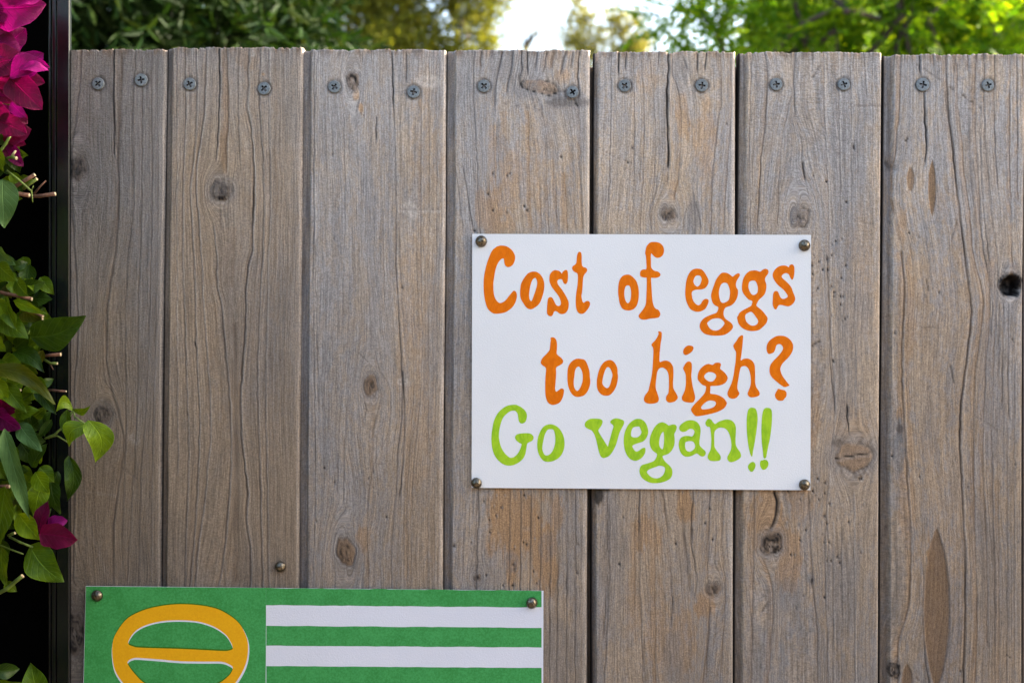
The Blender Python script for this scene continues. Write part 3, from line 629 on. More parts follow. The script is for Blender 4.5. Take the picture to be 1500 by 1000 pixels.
# --- fifth board
e1 = [(895, 76), (895, 200), (892, 290), (890, 345), (890, 720), (891, 850), (885, 1000)]
e2 = [(938, 76), (944, 180), (942, 260), (938, 345), (936, 720), (936, 800), (942, 1000)]
e3 = [(979, 76), (978.5, 130), (979, 250), (974, 285), (964, 313), (966, 345), (965, 720), (978, 790), (985, 900), (983, 1000)]
e4 = [(984, 80), (986, 110), (995, 150), (998, 200), (993, 260), (995, 290), (998, 345), (1000, 716), (1004, 800), (1010, 850), (1012, 1000)]
e5 = [(1056, 76), (1056, 150), (1050, 200), (1044, 260), (1041, 345), (1040, 720), (1036, 830), (1039, 890), (1030, 1000)]
planks[5] = plank((5, 1.13, 0.90), [(870, 72), (868, 345), (866, 720), (866, 1000)], [(1077.5, 72), (1077, 350), (1074.5, 720), (1074, 1000)], 76, 0, 5, (e1, e2, e3, e4, e5), [
    (e1, .8, .6, .1, .15, .5), (e2, .8, .5, .3, .15, .4), ([(978, 72), (979, 110), (977, 130), (978.5, 180), (979.5, 225), (979, 252)], 1.7, .95, .1, .15, 2.0), ([(979, 250), (978, 277)], .9, .5, .2, .1, .5),
    ([(906.5, 76), (907, 116)], 1.2, .95, 0, .1, 1.2), ([(917, 76), (917, 108)], .9, .8, .1, .1, .7), ([(927.5, 76), (929.5, 220), (926, 335)], .8, .5, .1, .1, .4), ([(951, 76), (960, 200), (953, 345)], .8, .5, .25, .1, .4),
    ([(964, 76), (966, 104)], 1.3, .7, .6, 0, .6), ([(984, 78), (986, 110), (992, 130), (996, 150), (998, 200), (993, 262), (986, 300)], 1.1, .55, .5, .1, .5), ([(1000, 82), (1005, 98), (1009, 112)], 1.6, .75, .1, .1, .8), ([(1022, 76), (1022, 112)], 1.1, .8, .1, .1, .8), ([(1035, 76), (1033, 110)], 1.1, .8, .1, .1, .8),
    (e5, 1.0, .55, .45, .1, .4), ([(1070, 76), (1071, 160), (1066, 240), (1059, 345)], .9, .5, .45, .1, .4), ([(993, 262), (990, 280), (987, 300)], 2.2, .15, .9, 0, .2), ([(963, 255), (961, 280), (954, 300), (953, 345)], .9, .55, .1, .1, .5),
    ([(1015, 292), (1006, 306), (1000, 343)], 1.0, .65, 0, .1, .5), ([(1015, 292), (1021, 306), (1027, 343)], 1.0, .65, 0, .1, .5), ([(1025, 138), (1025, 150)], 2.4, .75, 0, 0, .8), ([(939, 220), (937, 270)], .8, .4, 0, 0, .3),
    ([(888.5, 735), (887, 880), (883, 940)], 1.0, .55, .3, .1, .4), ([(893, 735), (893, 860)], .8, .5, 0, .2, .4), ([(901, 716), (903, 780)], .8, .45, .1, .2, .3), ([(937, 716), (936, 790)], 1.0, .7, 0, .1, .5), ([(917, 740), (918, 820)], .9, .4, .1, .1, .3),
    ([(970, 716), (979, 790), (984, 880), (983, 925)], 1.1, .5, .35, .1, .4), ([(958, 716), (960, 1000)], 1.4, .35, .9, .1, .3), ([(998, 740), (1004, 800), (1010, 852), (1012, 872)], 3.4, .42, .2, 0, .5), ([(1016, 716), (1012, 790), (1020, 860), (1016, 880)], 1.0, .7, .2, .1, .6), ([(1014, 770), (1014, 800)], 1.1, .85, .1, .1, .8),
    ([(1040, 716), (1038, 830)], .9, .45, .1, .1, .4), ([(1040, 885), (1034, 1000)], 1.0, .5, .5, .1, .4), ([(1061, 716), (1058, 800), (1062, 850), (1055, 1000)], .9, .45, .3, .1, .4), ([(930, 760), (930, 900)], 1.6, .3, .85, 0, .2), ([(943, 930), (944, 1000)], 1.0, .6, 0, .1, .5), ([(986, 870), (985, 905)], 1.0, .75, 0, .1, .6)],
    [K(979, 313, 11, 10, rings=2, dark=.55, warm=.55, grey=.5, rim=.8), K(1044, 862, 11, 10, rings=2, dark=.5, warm=.6, grey=.4, rim=.6, halo=.6)],
    [('w', 1038, 195, 22, 60, .5), ('w', 1042, 250, 18, 40, .3), ('w', 1000, 175, 14, 40, .6), ('w', 950, 120, 20, 40, .3), ('w', 1003, 740, 14, 30, .9), ('w', 948, 770, 24, 50, .8), ('w', 1030, 885, 16, 24, .8), ('w', 925, 880, 16, 80, .35), ('w', 985, 930, 40, 70, .45), ('g', 995, 95, 16, 40, .7), ('g', 1015, 325, 12, 30, .7), ('d', 1015, 322, 8, 28, .22), ('g', 905, 200, 30, 150, .3), ('g', 900, 850, 26, 150, .4), ('g', 985, 960, 16, 60, .5), ('d', 873, 728, 12, 14, .85), ('t', 1000, 780, 70, 140, .2)],
    [(878, 217, 900, 230, .9, .5, .2, .3), (900, 230, 925, 238, .8, .4, .1, .3), (925.5, 215.5, 926.5, 216, 1.9, .95, 0, 1.2), (868, 716, 890, 716, 4, .9, 0, 3)],
    SCREWS[8:10], ring=(8, 16), ringamp=.5, tan=.06, sawn=[(60, 345, .65, 866, 985), (60, 345, .25, 985, 1080)], pale_edge=7, lipdepth=9, bugs=[(1065, 182, 1.3), (920, 238, 1.3), (913, 758, 1.3), (907, 826, 1.3), (990, 796, 1.4), (1033, 766, 1.3), (1044, 790, 1.3), (935, 764, 1.3), (1040, 745, 1.2)])
# --- sixth board
f1 = [(1101, 76), (1098, 200), (1099, 340), (1105, 720), (1100, 1000)]
f2 = [(1118, 72), (1123, 90), (1124, 120), (1121, 180), (1115, 230), (1112, 290), (1109, 345), (1112, 720), (1112, 800), (1129, 850), (1132, 885), (1128, 950), (1125, 1000)]
f3 = [(1160, 76), (1160, 140), (1149, 186), (1142, 250), (1139, 345), (1145, 560), (1150, 1000)]
f4 = [(1165, 76), (1165, 175), (1172, 195), (1177, 250), (1186, 285), (1195, 345), (1196, 720), (1186, 780), (1190, 850), (1197, 1000)]
f5 = [(1206, 76), (1208, 180), (1212, 260), (1214, 335), (1216, 480), (1222, 610), (1218, 660), (1211, 740), (1213, 1000)]
f6 = [(1246, 76), (1248, 300), (1246, 600), (1244, 640), (1250, 800), (1252, 1000)]
planks[6] = plank((6, 1.14, 0.85), [(1083, 72), (1080, 380), (1077, 720), (1076, 1000)], [(1292, 72), (1290, 380), (1288, 700), (1287, 1000)], 77, 0, 9.5, (f1, f2, f3, f4, f5, f6), [
    (f1, .8, .45, .2, .2, .4), ([p for p in f2 if p[1] < 350], 1.2, .75, .55, .25, .8), ([(1115, 812), (1124, 835), (1130, 860), (1132, 885), (1128, 950), (1125, 1000)], 1.2, .45, .8, .1, .4),
    ([(1165, 76), (1163, 120), (1164.5, 178)], .9, .7, .3, .1, .7), ([(1159, 140), (1149, 186), (1142, 250), (1139, 340)], .9, .55, .4, .2, .5), ([(1166, 175), (1172, 192), (1175, 240)], 1.0, .5, .2, .2, .5), ([(1176, 235), (1178, 258), (1181, 272)], 1.8, .85, .3, .3, 1.0), ([(1181, 270), (1187, 295)], .9, .4, .1, .3, .4),
    (f5, .9, .4, .25, .5, .45), ([(1227, 76), (1229.5, 180), (1232, 345)], .9, .3, .2, .7, .4), ([(1246, 76), (1248, 345)], .8, .35, .1, .4, .4), ([(1264, 72), (1267, 100), (1270, 148)], .9, .75, .1, .2, .6), ([(1278, 76), (1279, 340)], .8, .3, .1, .4, .3),
    ([(1211, 370), (1214, 430), (1217, 540), (1224, 612)], .9, .65, 0, .2, .5), ([(1240, 590), (1242, 620), (1244, 640)], 1.2, .85, 0, .1, .8), ([(1253, 370), (1252, 620)], .8, .3, .1, .4, .3), ([(1184, 720), (1186.6, 780), (1190, 850), (1197, 920), (1197, 1000)], 1.2, .55, .3, .1, .5),
    ([(1220, 760), (1220, 1000)], .9, .3, 0, .5, .3), ([(1250, 720), (1252, 1000)], 1.0, .3, 0, .65, .4), ([(1213, 700), (1211, 740), (1213, 800), (1211, 1000)], .8, .35, .1, .2, .3), ([(1134, 716), (1138, 742), (1134, 762), (1126, 776), (1116, 784)], 2.0, .85, .5, .3, 1.4), ([(1104, 720), (1102, 1000)], 1.1, .3, .6, 0, .2),
    ([(1233, 760), (1232, 1000)], .8, .35, 0, .1, .3), ([(1189, 380), (1190, 700)], .8, .25, .2, .1, .3)],
    [K(1170, 317, 15, 16, rings=.3, dark=.28, warm=.25, grey=.7, rim=.75, ca=[25, 80, 140], halo=.5), K(1250, 668, 27, 22, rings=.8, dark=.22, warm=.8, grey=.2, rim=.6, cracks=0, defl=.6), K(1130, 795, 15.5, 16, rings=3, dark=.75, warm=.55, grey=.2, rim=1.0, ca=[20, 95, 150])],
    [('g', 1140, 180, 60, 160, .3), ('g', 1240, 250, 60, 160, .28), ('g', 1245, 470, 30, 90, .5), ('g', 1235, 560, 30, 60, .5), ('w', 1130, 760, 36, 60, .75), ('w', 1165, 720, 30, 40, .5), ('w', 1155, 820, 18, 50, .7), ('w', 1195, 620, 12, 60, .45), ('w', 1250, 640, 40, 60, .3), ('g', 1150, 880, 30, 30, .5), ('g', 1230, 870, 40, 90, .4), ('g', 1120, 950, 30, 50, .4), ('d', 1230, 648, 16, 7, .55), ('d', 1189, 850, 4, 7, .8), ('g', 1189, 848, 9, 14, .8), ('w', 1260, 420, 26, 120, .25), ('t', 1200, 600, 110, 300, .15)],
    [(1200, 98, 1191, 113, 1.7, .6, .1, .5), (1250, 213, 1251, 217, 1.9, .95, 0, 1.4), (1224, 671, 1250, 667, 1.7, .95, .3, 1.2), (1248, 667, 1276, 663, 1.7, .95, .3, 1.2), (1116, 895, 1124, 883, 1.5, .7, .2, .7), (1150, 838, 1230, 790, .8, .4, .1, .2), (1190, 505, 1200, 500, 2.0, .8, 0, .8), (1220, 527, 1221, 530, 1.6, .9, 0, 1), (1208, 536, 1209, 540, 1.4, .4, 0, .3), (1251, 155, 1290, 155, .8, .4, .3, .5), (1262, 690, 1285, 660, .8, .4, .3, .4)],
    SCREWS[10:12], ring=(10, 20), ringamp=.45, tan=.0, sawn=[(60, 400, 1.0, 1086, 1296)], pale_edge=3.5,
    bugs=bugset(8, 34, 1188, 1245, 345, 470, .8, 1.4) + bugset(9, 44, 1150, 1268, 696, 835, .8, 1.4) + [(1240, 296, 1.6), (1192, 258, 1.3), (1211, 266, 1.6), (1177, 873, 1.2), (1208, 874, 1.9), (1166, 889, 1.1)])
# --- seventh board
g1 = [(1319, 72), (1318, 140), (1314.5, 190), (1311, 225), (1307, 255), (1306, 285), (1310, 320), (1320, 365), (1325, 430), (1322, 480), (1321, 520), (1323, 600), (1326, 650), (1328, 690), (1333, 780), (1333, 850), (1328, 900), (1318, 930), (1314, 1000)]
g2 = [(1384, 72), (1387, 120), (1390, 170), (1397, 230), (1403, 290), (1408, 330), (1413, 370), (1420, 425), (1423, 452), (1419, 500), (1413, 550), (1408, 590), (1406, 650), (1408, 690), (1410.5, 750), (1414, 830), (1414, 900), (1411, 1000)]
g3 = [(1401, 90), (1403, 150), (1408, 200), (1413, 260), (1421, 320), (1426, 375), (1435, 410), (1440, 440), (1437, 480), (1430, 530), (1426, 620), (1426, 700), (1428, 800), (1431, 900), (1428, 1000)]
g4 = [(1428, 90), (1429, 190), (1433.5, 270), (1440, 370), (1449, 415), (1449, 460), (1444, 540), (1440, 640), (1440, 690), (1445, 800), (1446, 950)]
g5 = [(1441, 90), (1443, 200), (1451, 300), (1460, 370), (1462, 400), (1460, 440), (1455, 540), (1453, 700), (1457, 850), (1457, 1000)]
g6 = [(1457, 76), (1456.5, 180), (1462, 280), (1467, 370), (1497, 420), (1468, 520), (1470, 700), (1472, 1000)]
planks[7] = plank((7, 1.04, 1.00), [(1296, 72), (1294, 380), (1291, 690), (1290, 1000)], [(1504, 72), (1499.5, 370), (1498, 690), (1498, 1000)], 80, 0, 11, (g1, g2, g3, g4, g5), [
    ([p for p in g1 if p[1] < 360], 1.3, .5, .8, .2, .6), ([p for p in g1 if p[1] > 340], 1.8, .62, .85, .3, .9), (g2, 1.9, .72, .55, .35, 1.1), (g3, 1.3, .4, .8, .15, .5), (g4, 1.3, .4, .7, .15, .5), (g5, 1.1, .45, .45, .2, .5), ([p for p in g6 if p[1] < 300], 1.2, .65, .5, .2, .6),
    ([(1347, 72), (1348, 115)], 1.1, .95, 0, .1, 1.6), ([(1353, 132), (1356, 190), (1357, 212), (1355, 246)], 1.4, .98, 0, .1, 1.8), ([(1367, 76), (1368, 105)], 1.0, .6, .6, .1, .5), ([(1400, 80), (1398, 100), (1397, 115)], 1.3, .6, .3, .1, .6), ([(1417.5, 76), (1418, 112)], 1.3, .5, .6, .1, .5),
    ([(1430, 76), (1430, 98)], 1.5, .65, .5, .1, .6), ([(1441, 76), (1440, 96)], 1.5, .6, .5, .1, .6), ([(1480, 76), (1479, 200), (1483, 400)], 1.2, .5, .6, .2, .5), ([(1489.5, 76), (1490, 150), (1491, 300)], 1.0, .6, .4, .1, .5), ([(1385, 130), (1386, 170)], 1.0, .6, .2, 0, .4),
    ([(1498, 70), (1499, 160)], .8, .5, .3, .3, .4), ([(1425, 230), (1436, 330), (1446, 400)], .9, .6, 0, .1, .5), ([(1436, 200), (1440, 300), (1450, 390)], .9, .55, 0, .1, .5), ([(1463, 440), (1463, 530), (1462, 560)], 1.1, .6, 0, .1, .5), ([(1470, 440), (1469, 520), (1468, 600)], 1.1, .65, 0, .1, .5), ([(1477, 442), (1477, 540), (1478, 620)], 1.0, .6, 0, .1, .5), ([(1454, 440), (1452, 500)], 1.1, .65, 0, .1, .5),
    ([(1476, 600), (1475, 1000)], .9, .4, .3, .2, .4), ([(1486, 500), (1486, 1000)], .9, .35, .2, .4, .4), ([(1463, 700), (1463, 1000)], 1.6, .25, .65, 0, .3), ([(1302, 690), (1303, 1000)], 1.0, .3, .4, .4, .3), ([(1353, 830), (1352, 900), (1355, 960), (1361, 1000)], 1.0, .65, .2, .1, .7), ([(1388, 850), (1391, 900), (1387, 960), (1376, 1000)], 1.0, .5, .2, .2, .5),
    ([(1381, 880), (1382, 1000)], .8, .2, .2, 0, .2)],
    [K(1480, 418, 17, 17, rings=1, dark=.95, warm=.1, grey=.1, rim=.9, cracks=0, defl=.55, halo=1), K(1309, 981, 9.5, 12, rings=1, dark=.85, warm=0, grey=.6, rim=1.0, halo=.7)],
    [('w', 1400, 600, 90, 380, .22), ('w', 1380, 850, 60, 160, .25), ('lens', 1365.5, 275, 6.0, 40, 1.0), ('lens', 1334, 263, 6.0, 18, .8), ('lens', 1372, 892, 20, 118, .9), ('w', 1366, 815, 9, 44, 1.0), ('lens', 1329, 995, 8, 22, .9), ('w', 1330, 440, 14, 120, .5), ('w', 1328, 580, 10, 110, .5), ('w', 1320, 330, 12, 50, .5), ('w', 1330, 720, 14, 90, .5), ('w', 1450, 400, 10, 24, .5), ('w', 1486, 395, 12, 10, .6),
     ('w', 1318, 606, 5, 11, 1.0), ('g', 1317, 650, 11, 44, .95), ('d', 1318, 628, 6, 8, .6), ('g', 1440, 260, 30, 130, .35), ('g', 1465, 560, 30, 160, .4), ('g', 1360, 600, 20, 60, .25), ('g', 1450, 860, 40, 130, .4), ('g', 1315, 880, 16, 100, .5), ('g', 1400, 700, 26, 60, .25), ('g', 1320, 210, 10, 20, .5), ('t', 1370, 500, 60, 300, .3), ('g', 1480, 400, 26, 26, .6)],
    [(1342, 94, 1379, 118, 1.5, .5, .1, .4), (1390, 127, 1397, 132, 1.5, .6, 0, .4), (1409, 138, 1414, 143, 1.5, .7, 0, .4), (1421, 148, 1426, 151, 1.5, .7, 0, .4), (1433, 156, 1438, 160, 1.5, .7, 0, .4), (1327, 206, 1329, 204, 1.8, .95, 0, 1), (1402, 322, 1394, 352, 1.0, .6, 0, .3), (1347, 478, 1376, 480, .9, .45, .1, .2), (1392, 535, 1397, 560, 1.6, .65, .1, .6), (1357, 410, 1360, 425, 1.6, .5, 0, .2),
     (1340, 560, 1400, 590, .8, .3, .1, .2), (1400, 590, 1490, 648, 1.0, .45, .1, .3), (1352, 747, 1372, 747, 1.0, .5, .1, .3), (1475, 959, 1479, 962, 1.4, .8, 0, .6), (1340, 990, 1352, 1000, 1.2, .6, .2, .6), (1300, 236, 1305, 246, 6, 1, 0, 5), (1340, 788, 1352, 782, .8, .4, .1, .2)],
    SCREWS[12:14], ring=(7, 16), ringamp=.6, tan=.12, sawn=[(60, 260, .2, 1300, 1500)], pale_edge=3, bugs=[(1376, 429, 1.6), (1332, 341, 1.3), (1346, 346, 1.2), (1311, 487, 1.6), (1483, 496, 1.4), (1347, 697, 1.4), (1407, 982, 1.6), (1418, 712, 1.2), (1487, 679, 1.2), (1307, 668, 1.4)])
# the knot of the seventh board has dropped out: push the middle of it deep into the board
me = planks[7].data
co = np.empty(len(me.vertices) * 3, np.float32); me.vertices.foreach_get('co', co); co = co.reshape(-1, 3)
kx, kz = (1481 - 750) * U, CAMZ + (500 - 419) * U
rr = np.hypot(co[:, 0] - kx, co[:, 2] - kz) / U
ang = np.arctan2(co[:, 2] - kz, co[:, 0] - kx)
m = (rr < 17) & (co[:, 1] < .012)
deep = 1 - sst(12.5, 15.5, rr + np.sin(ang * 3 + 1) * 1.0 + np.sin(ang * 7) * .6)
co[m, 1] += (deep * .0165)[m]
me.vertices.foreach_set('co', co.ravel()); me.update()
# boards further along the fence, past the right edge of the view
for i, (l, rgt, tp) in enumerate([(1502, 1708, 79), (1710, 1916, 77), (1918, 2124, 80), (2126, 2332, 76), (2334, 2540, 78), (2542, 2748, 77)]):
    r = random.Random(i + 90)
    plank(8 + i, [(l, 72), (l - 2, 1000)], [(rgt, 72), (rgt - 2, 1000)], tp, 0, 10, (), [],
          [K(l + r.uniform(50, 150), r.uniform(200, 450), 12, 16, warm=.6, dark=.5), K(l + r.uniform(50, 150), r.uniform(600, 950), 14, 12, warm=.6, dark=.5)],
          [('w', l + 100, r.uniform(300, 800), 60, 120, .6)], (), SCREWS[14:16] if i == 0 else (), ring=(8, 18), ringamp=.6, tan=.1,
          sawn=[(60, 300, .5, l, rgt)], hi=(i == 0), coarse=1.3 if i == 0 else 3.0)

# --- screws, two to a board, each a part of its board
def cross_pts(a, b, cx=0, cy=0, n=1):
    q = [(-b, a), (-b, b), (-a, b), (-a, -b), (-b, -b), (-b, -a), (b, -a), (b, -b), (a, -b), (a, b), (b, b), (b, a)]
    return q
def screw_meshes():
    bm = bmesh.new(); Rr = 9.1 * U; n = 40
    # head: rings from the centre cross outward, slightly domed, with a turned-down rim
    cr = [(x * U, y * U) for x, y in cross_pts(5.0, 1.25)]
    inner = [bm.verts.new((x, -.0006, y)) for x, y in cr]
    mid = [bm.verts.new((math.cos(2 * math.pi * k / n) * Rr * .93, -.0005, math.sin(2 * math.pi * k / n) * Rr * .93)) for k in range(n)]
    e1_ = [bm.edges.new((inner[i], inner[(i + 1) % 12])) for i in range(12)]
    e2_ = [bm.edges.new((mid[i], mid[(i + 1) % n])) for i in range(n)]
    bmesh.ops.triangle_fill(bm, use_beauty=True, use_dissolve=False, edges=e1_ + e2_, normal=(0, -1, 0))
    prev = mid
    for rad, yy in ((.985, -.0001), (1.0, .0006), (1.0, .0014), (.45, .0060)):
        cur = [bm.verts.new((math.cos(2 * math.pi * k / n) * Rr * rad, yy, math.sin(2 * math.pi * k / n) * Rr * rad)) for k in range(n)]
        for k in range(n): bm.faces.new((prev[k], prev[(k + 1) % n], cur[(k + 1) % n], cur[k]))
        prev = cur
    # recess walls and floor
    low = [bm.verts.new((v.co.x * .55, .0022, v.co.z * .55)) for v in inner]
    fs = [bm.faces.new((inner[i], low[i], low[(i + 1) % 12], inner[(i + 1) % 12])) for i in range(12)]
    fs.append(bm.faces.new(low))
    for f in fs: f.material_index = 1
    bmesh.ops.recalc_face_normals(bm, faces=bm.faces)
    me = bpy.data.meshes.new('screw'); bm.to_mesh(me); bm.free(); me.materials.append(SCREW); me.materials.append(SCREWDARK)
    return me
scr_me = screw_meshes()
rr_ = random.Random(4)
for i, (sx, sy) in enumerate(SCREWS):
    o = bpy.data.objects.new('screw', scr_me); x, y, z = W(sx, sy)
    h = .0007 if i != 7 else .0034
    o.location = (x, -h, z); o.rotation_euler = (rr_.uniform(-.05, .05), rr_.uniform(-.9, .9), rr_.uniform(-.05, .05))
    s = 1.0 + rr_.uniform(-.03, .03); 
    if i == 12: s = 1.08
    o.scale = (s, s, s)
    link(o, planks[i // 2 + 1] if i < 14 else [c for c in fence.children if c.name.startswith('plank')][7])
# --- battens closing the joints from behind
for x0 in (242, 441, 651, 866, 1077, 1290, 1500, 1709, 1917, 2125, 2333, 2541):
    link(bpy.data.objects.new('batten', box_mesh('batten', (x0 - 22 - 750) * U, (x0 + 26 - 750) * U, .0195, .0265, .02, CAMZ + (500 - 92) * U, RAILWOOD, .001)), fence)
# --- rails and posts behind the boards
for z0 in (CAMZ + (500 - 216) * U, .95, .3):
    link(bpy.data.objects.new('rail', box_mesh('rail', -.49, 1.43, .0270, .066, z0, z0 + .089, RAILWOOD, .003)), fence)
for x0 in (-.46, 1.36):
    link(bpy.data.objects.new('fence_post', box_mesh('fence_post', x0, x0 + .089, .0665, .155, 0, 1.78, RAILWOOD, .003)), fence)

# ------------------------------------------------------------------ black post and panel on the left
post = empty('metal_post', (P(90, 500, 0)[0], 0, 0), 'tall black enamelled metal post between the bougainvillea and the fence', 'post')
def px(x, d): return P(x, 0, d)[0]
def addp(o, parent):
    C.objects.link(o); place(o, parent); return o
addp(bpy.data.objects.new('post_face', box_mesh('post_face', px(86.0, 0), px(104.4, 0), -.006, .001, 0, 2.35, POST, .0008, 3)), post)
addp(bpy.data.objects.new('post_flange', box_mesh('post_flange', px(77.8, 0), px(84.8, 0), -.005, .006, 0, 2.35, POST, .0012, 3)), post)
addp(bpy.data.objects.new('edge_strip', box_mesh('edge_strip', px(71.5, 0), px(76.6, 0), -.003, .008, 0, 2.35, POST, .0018, 3)), post)
addp(bpy.data.objects.new('post_core', box_mesh('post_core', px(73, 0), px(87, 0), .0045, .030, 0, 2.34, BLACK, .0)), post)
panel = bpy.data.objects.new('gate_panel', box_mesh('gate_panel', -1.75, px(72, 0), .040, .060, .02, 2.33, BLACK, .002))
link(panel, None, 'matt black metal gate panel behind the bougainvillea, left of the post', 'gate')

# ------------------------------------------------------------------ white hand-lettered sign
LIFT = .0025
def sheet(name, pts, thick, mat, lift, nx=40, nz=30, wob=.0006, seed=1, holes=None):
    """slightly wavy rectangular card given by its corners in px (tl, tr, br, bl)"""
    r = np.random.RandomState(seed); V = []; F = []
    tl, tr, br, bl = [np.array(p, float) for p in pts]
    for j in range(nz + 1):
        for i in range(nx + 1):
            a = i / nx; b = j / nz
            p = (tl * (1 - a) + tr * a) * (1 - b) + (bl * (1 - a) + br * a) * b
            e = math.sin(a * 3.1 + seed) * math.sin(b * 2.7 + seed * 2) * wob + abs(b - .5) ** 2 * 0
            V.append(W(p[0], p[1], lift + thick + e))
    n0 = len(V); V += [(v[0], v[1] + thick, v[2]) for v in V]
    id = lambda i, j: j * (nx + 1) + i
    for j in range(nz):
        for i in range(nx):
            q = (id(i, j), id(i, j + 1), id(i + 1, j + 1), id(i + 1, j)); F.append(q); F.append(tuple(n0 + k for k in reversed(q)))
    ed = [id(i, 0) for i in range(nx)] + [id(nx, j) for j in range(nz)] + [id(i, nz) for i in range(nx, 0, -1)] + [id(0, j) for j in range(nz, 0, -1)]
    for k in range(len(ed)):
        a_, b_ = ed[k], ed[(k + 1) % len(ed)]; F.append((a_, b_, n0 + b_, n0 + a_))
    me = bpy.data.meshes.new(name); me.from_pydata(V, [], F); me.update(); me.materials.append(mat)
    return me
sign = empty('hand_lettered_sign', W(939, 530, 0), 'white paper sign hand painted in orange and green, asking about the cost of eggs', 'sign')
addp(bpy.data.objects.new('paper_sheet', sheet('paper_sheet', [(692, 343), (1187, 344.5), (1186, 717), (691, 713.5)], .0009, PAPER, LIFT, wob=0.0)), sign)

def T(ox, oy, pts): return [(ox + x / 10.0, oy + y / 10.0) for x, y in pts]
LET = []
def Lt(ch, col, ox, oy, *loops): LET.append((ch, col, [T(ox, oy, l) for l in loops]))
Lt('C','orange',700,350,[(350,100),(420,112),(480,150),(520,195),(545,260),(540,320),(515,375),(480,405),(440,415),(405,395),(388,355),(382,300),(370,288),(340,300),(305,340),(275,400),(255,470),(240,560),(228,650),(228,720),(235,800),(250,860),(280,910),(315,938),(350,935),(400,905),(445,850),(490,795),(525,760),(560,780),(572,830),(565,880),(545,940),(505,1000),(459,1040),(400,1075),(320,1092),(260,1095),(216,1085),(165,1045),(135,1000),(110,920),(92,820),(85,680),(92,550),(115,430),(150,310),(200,190),(250,135),(300,108)])
Lt('o','orange',700,350,[(820,480),(870,490),(920,530),(955,590),(972,670),(965,760),(945,840),(915,920),(880,970),(840,1000),(795,1027),(755,1028),(710,1005),(667,944),(630,880),(618,800),(625,700),(640,640),(680,570),(730,510),(775,487)],[(835,572),(855,590),(868,640),(860,700),(840,770),(815,840),(795,895),(780,912),(760,890),(750,830),(758,740),(775,660),(800,600)])
Lt('s','orange',780,380,[(340,160),(390,172),(415,195),(428,212),(440,185),(475,160),(500,160),(515,190),(518,260),(510,330),(485,362),(455,350),(440,315),(430,295),(400,290),(370,305),(362,335),(380,380),(420,430),(460,490),(500,560),(525,620),(528,680),(515,740),(480,785),(440,800),(400,795),(365,770),(340,757),(315,765),(300,800),(285,825),(260,832),(225,815),(210,780),(212,700),(218,620),(230,570),(260,552),(290,565),(315,610),(340,660),(370,682),(400,675),(415,645),(405,590),(375,530),(330,470),(285,410),(255,350),(245,300),(252,230),(280,185),(310,165)])
Lt('t','orange',780,380,[(690,-108),(712,-90),(718,-30),(718,40),(725,90),(745,115),(775,122),(798,150),(790,185),(760,220),(742,260),(735,330),(730,420),(722,490),(715,540),(725,600),(742,635),(770,620),(800,608),(830,620),(840,655),(825,700),(790,750),(755,785),(715,798),(670,780),(645,740),(632,670),(632,570),(640,480),(655,390),(662,300),(658,215),(620,190),(590,165),(578,130),(590,100),(620,80),(638,55),(645,0),(652,-60),(668,-98)])
Lt('o','orange',890,370,[(290,325),(330,333),(370,365),(410,410),(435,470),(450,540),(453,620),(445,700),(425,770),(390,815),(350,840),(300,848),(245,838),(205,810),(175,750),(160,670),(150,580),(155,480),(170,410),(200,360),(240,332)],[(293,480),(320,495),(335,540),(340,610),(332,680),(315,725),(293,742),(270,725),(250,680),(240,610),(245,540),(262,495)])
Lt('f','orange',900,345,[(560,98),(620,102),(670,122),(705,160),(718,200),(720,240),(705,285),(670,318),(625,330),(580,312),(550,280),(535,265),(528,300),(530,380),(532,460),(555,500),(590,522),(630,530),(660,555),(668,580),(650,605),(600,622),(545,622),(532,635),(538,750),(545,870),(555,970),(575,1040),(600,1072),(640,1090),(662,1130),(665,1160),(645,1195),(590,1210),(520,1215),(470,1228),(420,1232),(375,1220),(352,1190),(355,1160),(385,1120),(430,1060),(455,1000),(462,900),(468,750),(468,632),(460,620),(420,615),(380,600),(370,570),(375,530),(400,505),(430,498),(462,492),(462,400),(455,300),(445,270),(450,220),(465,165),(490,130),(520,106)])
Lt('e','orange',890,370,[(1315,238),(1370,250),(1410,290),(1440,340),(1465,390),(1472,430),(1455,480),(1420,520),(1370,540),(1290,545),(1245,560),(1225,590),(1230,640),(1245,700),(1275,745),(1320,772),(1355,755),(1375,720),(1400,690),(1435,678),(1468,690),(1472,720),(1455,770),(1425,820),(1380,850),(1330,865),(1270,860),(1210,830),(1170,770),(1140,690),(1130,600),(1135,500),(1150,400),(1175,330),(1215,270),(1265,242)],[(1315,335),(1350,345),(1370,385),(1362,430),(1340,480),(1305,498),(1270,475),(1250,425),(1262,375),(1285,345)])
Lt('g','orange',1000,400,[(605,-5),(650,5),(690,30),(722,55),(750,35),(790,8),(820,8),(828,35),(810,70),(780,120),(770,170),(780,215),(800,250),(800,310),(785,370),(750,430),(700,475),(650,492),(615,510),(595,550),(590,600),(600,640),(625,675),(670,705),(710,740),(728,780),(715,820),(670,865),(610,900),(550,912),(470,915),(390,908),(320,890),(270,850),(245,800),(243,760),(260,710),(300,665),(350,635),(420,605),(480,585),(505,550),(515,505),(500,490),(455,465),(425,420),(408,340),(420,270),(450,180),(480,100),(530,30),(565,0)],[(610,142),(645,155),(670,205),(685,270),(680,340),(665,395),(620,428),(575,438),(545,410),(528,350),(522,290),(530,230),(550,175),(580,148)],[(500,660),(550,670),(590,705),(605,735),(590,765),(560,800),(520,830),(470,842),(410,825),(375,790),(355,750),(352,730),(380,700),(430,670)])
